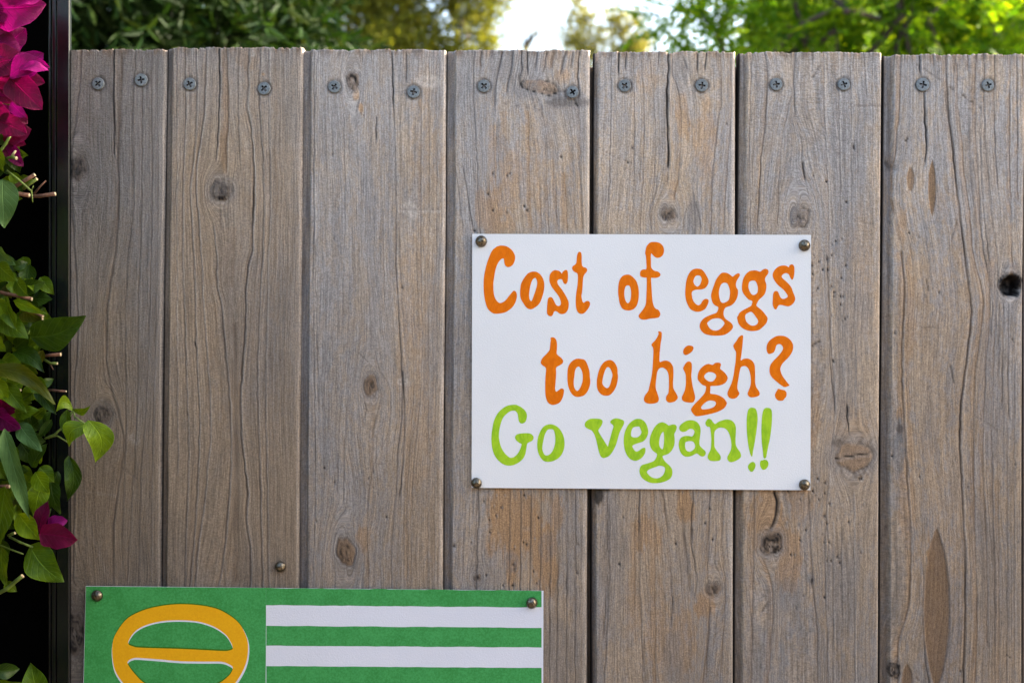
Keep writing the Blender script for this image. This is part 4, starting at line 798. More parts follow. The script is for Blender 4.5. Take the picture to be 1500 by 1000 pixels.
Lt('g','orange',1040,380,[(640,162),(680,168),(725,182),(760,155),(800,140),(835,152),(848,185),(835,220),(805,260),(795,290),(800,320),(815,370),(812,440),(795,500),(760,545),(710,590),(685,630),(670,675),(700,705),(750,745),(800,805),(832,855),(825,910),(805,945),(750,1000),(700,1035),(610,1048),(530,1035),(460,1000),(410,940),(395,890),(388,845),(400,830),(425,780),(480,740),(540,710),(590,680),(605,650),(610,610),(560,590),(510,540),(470,480),(458,420),(465,340),(485,270),(520,215),(570,175)],[(620,310),(655,320),(680,365),(692,420),(688,475),(670,505),(635,523),(600,512),(575,475),(558,430),(553,390),(562,340),(585,318)],[(590,767),(620,785),(655,830),(690,885),(695,915),(680,945),(650,965),(610,970),(570,955),(530,920),(512,880),(505,840),(515,805),(550,780)])
Lt('s','orange',1040,380,[(1070,90),(1115,100),(1142,118),(1155,90),(1185,75),(1212,88),(1225,130),(1225,200),(1215,260),(1197,300),(1175,285),(1155,245),(1140,218),(1105,202),(1065,215),(1040,245),(1050,275),(1100,320),(1150,370),(1185,420),(1205,480),(1230,540),(1237,590),(1215,635),(1180,670),(1140,687),(1090,680),(1040,668),(1000,670),(980,695),(965,725),(945,732),(925,710),(908,660),(910,580),(915,510),(930,475),(955,463),(985,475),(1005,520),(1025,560),(1060,580),(1100,568),(1128,545),(1110,500),(1060,440),(1000,390),(950,335),(915,270),(908,220),(930,165),(975,120),(1020,97)])
Lt('t','orange',780,490,[(290,38),(325,50),(350,90),(358,150),(355,220),(352,275),(375,305),(415,335),(445,375),(440,415),(400,445),(355,470),(342,500),(345,560),(338,680),(330,780),(335,820),(350,832),(380,812),(410,790),(435,787),(458,805),(455,860),(435,930),(400,985),(350,1015),(290,1025),(235,1000),(205,950),(188,870),(185,750),(188,620),(197,520),(190,480),(150,450),(122,420),(125,380),(150,335),(200,285),(245,230),(255,180),(262,110),(268,75),(262,50)])
Lt('o','orange',780,490,[(670,350),(710,355),(755,365),(785,400),(810,460),(830,530),(838,620),(845,680),(835,750),(805,825),(760,880),(710,902),(650,908),(600,890),(560,845),(530,780),(512,700),(508,600),(515,500),(540,430),(580,385),(625,358)],[(670,465),(695,482),(720,530),(733,590),(732,670),(715,730),(690,785),(658,822),(625,800),(605,750),(602,680),(612,600),(620,530),(640,485)])
Lt('o','orange',780,490,[(1125,370),(1170,382),(1210,425),(1238,490),(1243,560),(1248,630),(1235,710),(1215,770),(1180,830),(1130,880),(1070,892),(1010,875),(965,830),(942,770),(938,690),(950,600),(975,510),(1010,440),(1060,390)],[(1095,473),(1130,490),(1155,540),(1168,590),(1155,650),(1140,710),(1115,765),(1085,780),(1050,760),(1020,715),(1025,650),(1040,580),(1065,510)])
Lt('h','orange',930,480,[(345,52),(375,58),(388,80),(385,150),(372,230),(362,320),(355,420),(358,498),(400,485),(450,478),(500,495),(535,535),(555,590),(558,700),(552,800),(560,890),(600,960),(622,1015),(605,1050),(565,1080),(500,1090),(460,1070),(448,1030),(460,990),(485,950),(492,850),(492,740),(480,660),(450,610),(410,583),(380,582),(345,600),(320,650),(308,740),(300,820),(302,890),(325,960),(345,1030),(335,1075),(300,1098),(230,1108),(165,1098),(130,1065),(130,1020),(150,975),(190,920),(215,820),(240,700),(252,600),(260,480),(265,350),(258,290),(240,260),(245,230),(290,185),(325,130),(342,85),(335,60)])
Lt('i','orange',930,480,[(775,490),(810,500),(825,530),(828,600),(820,700),(830,800),(845,880),(865,960),(875,1020),(860,1070),(835,1090),(780,1090),(720,1078),(685,1050),(682,1010),(700,970),(725,910),(738,830),(740,760),(735,680),(715,630),(700,595),(710,560),(740,515)],[(778,258),(830,265),(850,290),(840,330),(800,370),(745,398),(712,385),(700,355),(710,310),(740,275)])
Lt('g','orange',930,530,[(1060,28),(1100,35),(1135,40),(1165,15),(1200,8),(1240,15),(1252,40),(1242,98),(1280,130),(1320,170),(1345,210),(1350,240),(1330,285),(1290,320),(1230,340),(1150,348),(1100,352),(1098,400),(1095,455),(1120,465),(1180,472),(1240,495),(1295,530),(1325,570),(1338,605),(1310,660),(1250,705),(1160,740),(1060,765),(980,780),(900,790),(860,770),(830,730),(815,695),(830,660),(870,610),(930,550),(985,490),(1020,440),(1035,380),(1030,352),(980,330),(930,280),(912,240),(918,170),(945,110),(1000,55)],[(1095,145),(1140,155),(1175,180),(1182,215),(1160,255),(1130,282),(1085,285),(1045,265),(1015,235),(1008,200),(1030,170),(1060,150)],[(1100,560),(1150,568),(1178,590),(1172,630),(1130,665),(1060,685),(985,690),(962,668),(985,625),(1030,585),(1070,565)])
Lt('h','orange',1050,490,[(355,8),(375,25),(372,100),(362,200),(350,300),(342,375),(380,355),(430,348),(480,362),(520,395),(545,450),(550,530),(552,620),(552,700),(570,770),(605,820),(618,860),(605,890),(560,908),(500,915),(460,900),(442,860),(455,820),(478,760),(490,690),(485,600),(465,520),(430,470),(390,458),(345,475),(325,540),(310,630),(295,720),(292,770),(300,810),(322,860),(300,895),(270,925),(220,935),(175,920),(150,880),(150,840),(175,780),(210,700),(235,600),(250,500),(265,400),(272,300),(270,250),(245,205),(232,165),(245,135),(280,90),(310,40)])
Lt('question mark','orange',1050,490,[(920,15),(980,22),(1035,50),(1080,95),(1105,150),(1105,210),(1085,265),(1040,330),(985,385),(945,430),(920,490),(925,540),(950,600),(995,665),(1030,710),(1052,740),(1030,752),(990,765),(950,750),(890,705),(830,655),(785,605),(762,545),(765,480),(785,425),(830,370),(885,315),(935,255),(960,200),(945,160),(915,138),(880,142),(858,165),(845,215),(820,260),(785,275),(755,283),(730,260),(718,210),(725,150),(755,95),(810,50),(865,22)],[(885,790),(930,800),(985,815),(1010,850),(1005,905),(985,925),(965,955),(930,965),(880,955),(850,920),(842,880),(855,840),(875,810)])
Lt('G','green',710,590,[(440,22),(490,35),(550,70),(595,115),(618,170),(612,230),(595,270),(560,295),(525,292),(500,260),(490,200),(480,150),(450,115),(420,108),(370,120),(310,165),(265,220),(235,300),(215,390),(208,480),(218,560),(245,650),(290,725),(340,775),(380,797),(430,785),(480,740),(520,670),(540,600),(510,580),(465,545),(445,505),(460,465),(510,445),(600,437),(670,445),(710,480),(712,520),(690,550),(640,575),(620,595),(610,660),(595,740),(560,810),(505,860),(440,895),(380,910),(310,905),(240,870),(170,800),(125,710),(103,600),(100,480),(115,360),(140,250),(190,150),(260,80),(340,35)])
Lt('o','green',710,590,[(960,308),(1020,320),(1080,360),(1125,420),(1155,490),(1168,570),(1160,660),(1130,740),(1080,800),(1010,840),(940,855),(870,845),(815,790),(780,710),(768,610),(778,510),(810,420),(850,355),(900,320)],[(960,378),(1000,385),(1020,420),(1032,490),(1030,580),(1010,660),(970,730),(920,762),(880,755),(855,715),(842,650),(855,560),(875,470),(900,415),(925,385)])
Lt('v','green',850,600,[(200,125),(270,128),(315,145),(322,185),(300,235),(270,275),(262,305),(290,360),(340,440),(380,505),(402,530),(415,480),(440,390),(465,300),(482,240),(465,210),(435,180),(455,145),(510,122),(580,132),(630,155),(635,200),(605,260),(575,320),(550,400),(525,490),(490,570),(450,635),(410,675),(370,692),(340,700),(305,685),(280,640),(260,570),(245,500),(225,420),(200,350),(165,300),(120,278),(75,250),(62,215),(75,175),(110,145),(150,128)])
Lt('e','green',850,600,[(850,128),(900,140),(945,180),(975,240),(990,310),(980,370),(950,425),(910,460),(850,480),(790,500),(757,525),(770,560),(790,590),(820,605),(855,592),(890,565),(925,550),(948,560),(945,620),(915,675),(870,715),(820,738),(770,735),(715,705),(675,650),(645,570),(632,470),(638,370),(660,290),(700,215),(750,165),(800,135)],[(830,240),(862,245),(880,285),(892,325),(870,370),(830,398),(780,400),(745,385),(738,350),(745,300),(765,260),(795,245)])
Lt('g','green',920,610,[(490,78),(530,88),(565,108),(592,125),(640,112),(685,115),(707,145),(695,200),(670,250),(675,310),(675,380),(660,440),(625,500),(580,540),(530,558),(500,572),(510,610),(545,660),(600,710),(635,760),(643,820),(625,880),(580,920),(510,950),(430,965),(350,965),(270,940),(200,890),(165,820),(165,760),(190,710),(240,690),(320,665),(375,640),(405,600),(420,545),(400,525),(355,490),(325,440),(310,370),(320,290),(350,210),(390,140),(440,95)],[(508,218),(520,250),(522,340),(515,420),(500,472),(475,460),(452,420),(450,360),(462,290),(485,240)],[(450,712),(500,718),(535,745),(530,800),(505,850),(460,885),(410,898),(350,885),(300,850),(270,805),(290,775),(340,750),(400,730)])
Lt('a','green',920,610,[(920,48),(980,62),(1020,95),(1048,145),(1055,210),(1045,300),(1038,370),(1045,420),(1080,460),(1115,490),(1130,525),(1115,565),(1080,578),(1045,565),(1015,540),(995,533),(960,550),(920,570),(870,580),(815,572),(770,530),(745,470),(735,410),(745,345),(775,300),(830,278),(890,278),(925,287),(950,265),(965,230),(962,200),(940,180),(905,172),(875,185),(840,210),(795,218),(755,200),(743,165),(755,125),(800,85),(860,55)],[(900,352),(945,362),(970,400),(975,440),(955,475),(920,500),(885,508),(850,490),(830,450),(828,400),(840,365)])
Lt('n','green',1000,590,[(370,228),(410,240),(435,275),(468,303),(520,270),(590,245),(650,237),(710,255),(750,295),(770,350),(770,430),(765,520),(768,600),(790,655),(830,710),(847,765),(830,800),(780,835),(720,858),(680,855),(650,825),(648,780),(675,730),(700,670),(705,600),(695,520),(670,440),(635,385),(590,360),(545,355),(500,370),(465,405),(455,450),(455,560),(460,640),(495,700),(535,750),(550,790),(540,830),(500,843),(420,843),(375,825),(358,785),(370,740),(400,680),(410,600),(410,500),(402,410),(388,350),(350,340),(325,300),(340,255)])
Lt('exclamation mark','green',1000,590,[(1010,65),(1055,80),(1080,140),(1088,230),(1078,350),(1060,480),(1040,600),(1020,700),(1008,778),(985,750),(965,680),(945,560),(932,430),(928,300),(932,190),(950,100),(980,70)],[(1015,857),(1045,870),(1057,910),(1045,955),(1020,990),(1000,1000),(970,985),(948,940),(955,900),(985,868)])
Lt('exclamation mark','green',1000,590,[(1235,68),(1275,80),(1295,120),(1298,220),(1290,350),(1270,500),(1245,620),(1225,720),(1210,795),(1175,795),(1165,700),(1150,580),(1143,430),(1145,300),(1155,180),(1170,110),(1195,75)],[(1190,822),(1230,840),(1247,885),(1230,935),(1190,970),(1155,965),(1130,925),(1122,880),(1135,840),(1165,832)])
for ch, colr, loops in LET:
    lp = [smooth_loop(l, 3) for l in loops]
    me = shape_mesh('painted_letter', lp, ORANGE if colr == 'orange' else LIME, .00006, .00003, LIFT + .0009 + .00006)
    nm = 'painted_letter' if len(ch) == 1 else 'painted_' + ch.replace(' ', '_')
    o = addp(bpy.data.objects.new(nm, me), sign)
    o['label'] = ('%s painted letter %s' if len(ch) == 1 else '%s painted %s') % (colr, ch)

# ------------------------------------------------------------------ green and white striped poster with the yellow symbol
flag = empty('striped_green_poster', W(460, 1060, 0), 'green and white striped poster with a yellow barred oval, pinned low on the fence', 'poster')
FT = .0006; FL = .0022
PB = 1262     # px y of the bottom edge, below the view
addp(bpy.data.objects.new('paper_sheet', sheet('paper_sheet', [(127, 857), (796, 864), (795, PB + 6), (117, PB)], FT, PAPER2, FL, wob=0)), flag)
def edge_wob(x0, y0, x1, y1, n=40, amp=.5, seed=0):
    r = random.Random(seed); return [(x0 + (x1 - x0) * i / n, y0 + (y1 - y0) * i / n + r.uniform(-amp, amp) * .6 + math.sin(i * .7 + seed) * amp * .35) for i in range(n + 1)]
def stripe(x0, yt0, x1, yt1, yb0, yb1, seed):
    return edge_wob(x0, yt0, x1, yt1, seed=seed) + list(reversed(edge_wob(x0, yb0, x1, yb1, seed=seed + 9)))
def printp(name, loops, mat, lift, label=None):
    me = shape_mesh(name, loops, mat, .00001, 0, FL + FT + lift); o = addp(bpy.data.objects.new(name, me), flag)
    if label: o['label'] = label
    return o
# green field: one piece of ink round the white bars
CB = 1090
printp('green_field', [[(127.3, 857.4), (260, 858.6), (390.5, 859.7), (390.5, 884.6), (390.4, 944), (390, 1003), (389.5, CB), (122.2, CB - 1), (124.6, 970)]], GREENP, .000012, 'green ink block behind the yellow symbol')
g_rows = [(860.0, 863.8, 884.8, 888.2)]
y = 915.0
while y < PB - 34:
    g_rows.append((y, y + 3, y + 29, y + 31.5)); y += 58.6
for i, (a, b, c, d_) in enumerate(g_rows):
    x0 = (390.56 if i == 0 else 390.9) if c < CB else 120
    printp('green_stripe', [stripe(x0, a, 793.2, b, c, d_, 31 + i)], GREENP, .000012)
YO = [(265,883.4),(290,884.6),(315,889),(332,896.5),(348,908),(358,922),(364,940),(363,962),(356,982),(341,1004),(318,1024),(290,1036),(262,1039),(233,1034),(205,1020),(184,1001),(170,980),(165.6,955),(167.5,935),(175,920),(186,906),(200,897),(220,889.5),(245,884.8)]
YH1 = [(265,906.8),(290,908.6),(308,913.5),(322,920.5),(333,929.5),(340,941),(342,948),(339,950.2),(330,951.6),(300,950.3),(265,948.6),(230,947.6),(205,946.7),(196,945),(189.5,941.5),(191,934),(200,922.5),(215,914),(238,908.3)]
YH2 = [(190,965.5),(196,962.3),(205,961.8),(235,964),(265,966.6),(300,967.2),(325,967.4),(336,971),(342,976.5),(336,988),(318,1001),(292,1010),(262,1013),(235,1009),(212,998),(197,983),(188.5,970.5)]
sm = lambda l, dx=0, dy=0, k=1.0: [((p[0] - 264) * k + 264 + dx, (p[1] - 960) * k + 960 + dy) for p in smooth_loop(l, 4)]
printp('overprint_shadow', [sm(YO, 0, -1.6), sm(YH1, 0, -2.0), sm(YH2, 0, -2.2)], DARKGREENP, .00003, 'dark green overprint rim of the yellow symbol')
printp('white_outline', [sm(YO, .6, 3.0, 1.012), sm(YH1, .2, 2.2), sm(YH2, .2, 3.0)], PAPER2, .00005, 'white misregistered rim of the yellow symbol')
printp('yellow_symbol', [sm(YO), sm(YH1), sm(YH2)], YELLOWP, .00007, 'yellow oval ring with a bar across it')

# ------------------------------------------------------------------ domed push pins
def pin_mesh():
    V = []; F = []; n = 24; Rr = 8.6 * U
    prof = [(0.0, .0052), (.3, .0049), (.55, .0041), (.78, .0028), (.93, .0014), (1.0, .0002), (.97, -.0003), (.10, -.0004), (.10, -.0035), (.10, -.009)]
    for rad, h in prof[1:]:
        for k in range(n): V.append((math.cos(2 * math.pi * k / n) * Rr * rad, -h, math.sin(2 * math.pi * k / n) * Rr * rad))
    V.append((0, -prof[0][1], 0)); c = len(V) - 1
    for k in range(n): F.append((c, k, (k + 1) % n))
    for j in range(len(prof) - 2):
        for k in range(n): F.append((j * n + k, (j + 1) * n + k, (j + 1) * n + (k + 1) % n, j * n + (k + 1) % n))
    me = bpy.data.meshes.new('push_pin'); me.from_pydata(V, [], F); me.update(); me.materials.append(PIN)
    bm = bmesh.new(); bm.from_mesh(me); bmesh.ops.recalc_face_normals(bm, faces=bm.faces); bm.to_mesh(me); bm.free()
    me.polygons.foreach_set('use_smooth', np.full(len(me.polygons), True)); return me
pin_me = pin_mesh()
SL = LIFT + .0009
for i, (x, y, h, lab) in enumerate([(705, 354, SL, 'domed metal pin at the top left corner of the white sign'), (1177, 360, SL, 'domed metal pin at the top right corner of the white sign'),
        (698, 706.5, SL, 'domed metal pin at the bottom left corner of the white sign'), (1177, 709, SL, 'domed metal pin at the bottom right corner of the white sign'),
        (144, 871, FL + FT + .0002, 'domed metal pin at the top left corner of the green poster'), (779, 881.5, FL + FT + .0002, 'domed metal pin at the top right corner of the green poster'),
        (411, 829, .0012, 'lone domed metal pin stuck in the bare board above the green poster')]):
    o = bpy.data.objects.new('push_pin', pin_me); o.location = W(x, y, h + .0006)
    o.rotation_euler = (.10 * math.sin(i * 2.1), i * 1.7, .16 * math.cos(i * 1.3)); s = .94 if i in (2, 3, 6) else 1.0; o.scale = (s, s, s)
    link(o, None, lab, 'push pin', 'domed metal pins')

# ------------------------------------------------------------------ bougainvillea in front of the black panel
vine = empty('bougainvillea', P(-60, 2500, .05), 'leafy bougainvillea with magenta bracts in front of the black panel', 'bougainvillea')
vr = random.Random(21)
def leaf_mesh(name, base, tip, width, mat, tilt=0.0, curl=.12, fold=.25, wav=.065, seed=0, shape='leaf', bend=0.0, nu=12, nv=6):
    """leaf blade from base to tip (3D points); width in m; tilt turns the blade about its midrib; fold lifts both halves"""
    r = random.Random(seed); base = Vector(base); tip = Vector(tip); ax = tip - base; L = ax.length; a = ax.normalized()
    view = Vector((0, -1, 0))
    n0 = (view - a * view.dot(a)).normalized(); s0 = a.cross(n0).normalized()
    n = (n0 * math.cos(tilt) + s0 * math.sin(tilt)); s = a.cross(n).normalized()
    V = []; LUV = []; F = []; ph = r.uniform(0, 6)
    for i in range(nu + 1):
        t = i / nu
        if shape == 'leaf': w = (math.sin(math.pi * min(1, t) ** .72) ** .80) * (1 - .12 * t) * (1 if t < .72 else (1 - ((t - .72) / .28) ** 1.5 * .22))
        elif shape == 'bract': w = (math.sin(math.pi * t ** .70) ** .58) * (1 if t < .8 else 1 - ((t - .8) / .2) ** 2 * .25) * 1.06 * (1 + .05 * math.sin(t * 17 + ph))
        else: w = math.sin(math.pi * t ** .9) ** .9
        w = max(w, .015) * width / 2
        c = base + ax * t + n * (math.sin(t * math.pi) * curl * L) + s * (math.sin(t * math.pi) * bend * L)
        for j in range(nv + 1):
            v = j / nv * 2 - 1
            lift = (abs(v) ** 1.3) * fold * w + wav * L * math.sin(t * 9 + ph + (2 if v > 0 else 0)) * abs(v) ** 2 * .6
            V.append(c + s * (v * w * math.cos(fold * .7)) + n * lift); LUV.append((t, v, 0))
    for i in range(nu):
        for j in range(nv):
            k = i * (nv + 1) + j; F.append((k, k + 1, k + nv + 2, k + nv + 1))
    me = bpy.data.meshes.new(name); me.from_pydata([tuple(v) for v in V], [], F); me.update(); me.materials.append(mat)
    at = me.attributes.new('luv', 'FLOAT_VECTOR', 'POINT'); at.data.foreach_set('vector', np.array(LUV, np.float32).ravel())
    me.polygons.foreach_set('use_smooth', np.full(len(F), True)); return me
def add_leaf(b, t, w, kind, d=.05, dd=0.0, **k):
    """b, t in px; w in px; d depth in front of the fence at the base, dd change of depth towards the tip"""
    B = P(b[0], b[1], d); Tt = P(t[0], t[1], d + dd)
    isb = kind in ('M', 'R', 'K'); mat = {'M': VB['m'], 'R': VB['r'], 'K': VB['p']}[kind] if isb else VL[kind]
    k.setdefault('seed', vr.randint(0, 99999)); k.setdefault('tilt', vr.uniform(-.35, .35)); k.setdefault('curl', vr.uniform(.02, .14)); k.setdefault('fold', vr.uniform(.1, .4))
    if isb: k.setdefault('shape', 'bract'); k.setdefault('wav', .07)
    me = leaf_mesh('bract' if isb else 'leaf', B, Tt, w * U, mat, **k)
    return addp(bpy.data.objects.new('bract' if isb else 'leaf', me), vine)
# leaves that can be told apart in the picture
LV = [
 ((46,493),(124.5,462),50,'d',.055,.02,dict(tilt=.1,curl=.03,fold=.2,bend=.10)),
 ((-4,366),(22,388),26,'g',.040,.01,{}), ((-3,388),(25,412),26,'m',.055,.01,dict(tilt=.2)), ((24,411),(42,434),26,'m',.050,.01,{}),
 ((-6,418),(14,432),24,'d',.035,0,{}), ((6,434),(25,484),26,'m',.060,.01,dict(fold=.5)), ((-3,438),(11,468),24,'b',.066,0,{}),
 ((-2,464),(42,497),34,'m',.045,.01,{}), ((20,441),(70,461),14,'b',.062,.01,dict(curl=.08)), ((33,459),(53,492),30,'d',.036,0,{}), ((12,456),(23,478),16,'b',.058,.0,{}),
 ((-6,488),(5,507),14,'b',.06,0,{}), ((20,515),(65,546),26,'d',.045,.01,dict(bend=-.12)), ((2,526),(40,548),30,'m',.052,.01,{}), ((-14,540),(80,592),27,'o',.070,.01,dict(bend=-.14,fold=.35,curl=.06)),
 ((-6,500),(9,514),18,'b',.062,0,{}), ((38,512),(80,511),14,'m',.040,.01,dict(bend=-.22)), ((48,556),(71,576),26,'m',.046,0,{}), ((54,566),(83,607),20,'d',.044,.01,{}), ((6,562),(38,604),26,'m',.062,.01,{}),
 ((-6,556),(12,589),24,'b',.068,.0,{}), ((22,606),(58,601),24,'m',.050,.01,{}), ((107,598),(82,603),20,'b',.060,.01,dict(bend=.5,curl=.1)), ((106,599),(132,594),12,'m',.058,.01,dict(bend=.18,curl=.02)),
 ((98,600),(111,646),20,'m',.055,.0,dict(bend=.08)), ((128,622),(101,654),30,'b',.064,.0,dict(bend=.25)), ((129,615),(140,677),38,'b',.070,-.005,dict(bend=-.22,fold=.25)),
 ((76,614),(55,643),13,'d',.03,.0,{}), ((27,620),(61,661),26,'g',.058,.01,{}), ((40,610),(52,642),16,'d',.042,0,{}), ((-8,618),(12,650),24,'d',.048,0,{}),
 ((6,628),(44,760),28,'g',.072,.0,dict(fold=.3,curl=.03,wav=.03)), ((8,712),(-2,804),46,'m',.066,.0,dict(fold=.2,curl=.03)), ((52,691),(72,722),28,'b',.060,.0,dict(fold=.15)), ((62,705),(50,756),30,'b',.055,.0,dict(fold=.1)),
 ((47,684),(70,649),26,'d',.046,.0,{}), ((30,648),(54,680),30,'d',.034,.0,{}), ((101,667),(98,734),26,'d',.034,.0,dict(bend=-.16)), ((58,684),(79,706),24,'m',.050,.0,{}), ((74,700),(88,753),26,'d',.040,.0,{}),
 ((27,752),(59,791),34,'b',.066,.0,dict(fold=.3)), ((-8,676),(9,702),22,'m',.052,.0,{}), ((24,738),(30,775),14,'m',.046,.0,{}), ((0,700),(20,690),16,'d',.04,0,{}),
 ((44,799),(93,852),48,'m',.062,.01,dict(tilt=-.15,fold=.15,curl=.04,bend=.06)), ((2,800),(8,856),30,'m',.055,.0,{}), ((8,853),(25,866),16,'m',.042,0,{}),
 ((58,1024),(45,970),38,'m',.055,.0,dict(tilt=.2,fold=.3)), ((-8,1004),(38,1000),24,'m',.060,.0,{}), ((60,720),(84,690),18,'d',.03,0,{}), ((85,690),(70,730),20,'d',.028,0,{}),
 ((-6,200),(14,212),16,'d',.045,0,{}), ((-3,216),(6,253),20,'m',.062,0,{}), ((4,262),(6,334),44,'g',.060,.0,dict(fold=.2,curl=.02)), ((20,288),(33,291),10,'m',.045,0,{}), ((8,240),(22,256),20,'d',.035,0,{}),
 ((-6,126),(24,124),16,'b',.058,0,{}), ((-4,130),(14,155),20,'b',.060,0,{}), ((20,560),(26,600),18,'d',.03,0,{}), ((46,440),(30,470),14,'m',.03,0,{}), ((60,600),(66,640),12,'d',.028,0,{}),
 ((12,650),(30,690),24,'m',.05,0,{}), ((-10,760),(14,740),20,'d',.04,0,{}), ((36,496),(52,520),12,'d',.03,0,{}), ((-12,330),(4,322),16,'m',.05,0,{}), ((22,398),(10,372),16,'d',.03,0,{}),
]
for b, t, w, kd, d, dd, kw in LV: add_leaf(b, t, w, kd, d, dd, **kw)
BR = [
 ((-20,8),(67,6),58,'M',.075,.0,dict(fold=.3,bend=.06)), ((6,-6),(46,27),38,'R',.068,.0,{}), ((-24,30),(19,40),34,'M',.070,0,{}), ((4,72),(38,42),32,'M',.066,.0,dict(tilt=.3)), ((10,78),(20,36),26,'M',.06,0,{}),
 ((-14,96),(34,84),46,'R',.072,.0,dict(fold=.2)), ((14,112),(73,99),34,'M',.080,.0,dict(tilt=-.35,fold=.3,bend=-.12)), ((18,110),(64,78),34,'M',.066,.0,dict(tilt=.3)), ((14,114),(62,161),40,'R',.070,.0,dict(fold=.2)), ((-18,60),(30,76),40,'M',.068,0,{}),
 ((-14,168),(20,180),44,'R',.062,.0,{}), ((16,150),(38,172),18,'M',.070,.0,{}), ((10,200),(46,190),34,'R',.056,.0,dict(fold=.5)), ((8,188),(30,208),20,'R',.05,0,{}), ((14,208),(32,240),18,'M',.050,.0,{}), ((6,216),(22,232),16,'R',.045,0,{}),
 ((-12,598),(32,585),30,'R',.060,.0,{}), ((-10,602),(30,628),30,'M',.064,.0,{}), ((-8,590),(22,604),20,'R',.058,.0,{}),
 ((57,780),(71,733),23,'R',.060,.0,dict(fold=.2)), ((58,781),(114,790),36,'R',.068,.0,dict(tilt=.2,fold=.2,bend=-.04)), ((70,768),(99,762),19,'K',.058,.0,dict(tilt=-.3)),
]
BR += [((-16,20),(40,22),46,'R',.062,.01,dict(fold=.5)), ((0,44),(14,60),30,'M',.066,0,{}), ((-14,76),(22,62),34,'R',.060,0,{}), ((2,60),(37,60),26,'R',.056,0,{}),
 ((-10,132),(44,136),38,'R',.060,0,{}), ((30,118),(66,122),26,'R',.058,0,{}), ((-14,150),(24,152),34,'M',.058,0,dict(tilt=.4)), ((-4,176),(40,196),30,'R',.064,0,{}), ((22,168),(40,182),20,'R',.058,0,{}),
 ((6,196),(38,212),22,'R',.048,0,dict(fold=.5)), ((16,226),(34,244),16,'M',.046,0,{}), ((-18,-10),(40,-14),40,'M',.07,0,{}), ((28,100),(72,104),18,'K',.084,0,dict(tilt=-.6,fold=.1)), ((20,4),(60,0),22,'K',.080,0,dict(tilt=-.5,fold=.1))]
for b, t, w, kd, d, dd, kw in BR: add_leaf(b, t, w, kd, d, dd, **kw)
# the layer right behind the nearest leaves
for i in range(170):
    x = vr.uniform(-30, 66); y = vr.choice([vr.uniform(372, 800)] * 4 + [vr.uniform(215, 275)]); x = min(x, 30 if y < 300 else 70); L = vr.uniform(20, 38); a = vr.uniform(-.7, 2.3)
    if x + L * math.cos(a) > 84 or (y < 340 and (x > 24 or y + L > 305)) or (y > 770 and x > 10): continue
    add_leaf((x, y), (x + L * math.cos(a), y + L * math.sin(a)), L * vr.uniform(.6, .85), vr.choice('ddmmbo'), vr.uniform(.014, .046), vr.uniform(-.01, .012))
# foliage deeper in the plant and past the left edge of the view
for i in range(36):
    x = vr.uniform(-160, -6); y = vr.uniform(-160, 1150); L = vr.uniform(28, 60); a = vr.uniform(-.4, 2.6)
    dep = vr.uniform(.02, .20 if x < -60 else .07)
    isb = vr.random() < (.30 if y < 260 else .10)
    add_leaf((x, y), (x + L * math.cos(a) * .8, y + L * math.sin(a)), L * vr.uniform(.5, .7), vr.choice('MRM') if isb else vr.choice('dmmbbg'), dep, vr.uniform(-.02, .02))
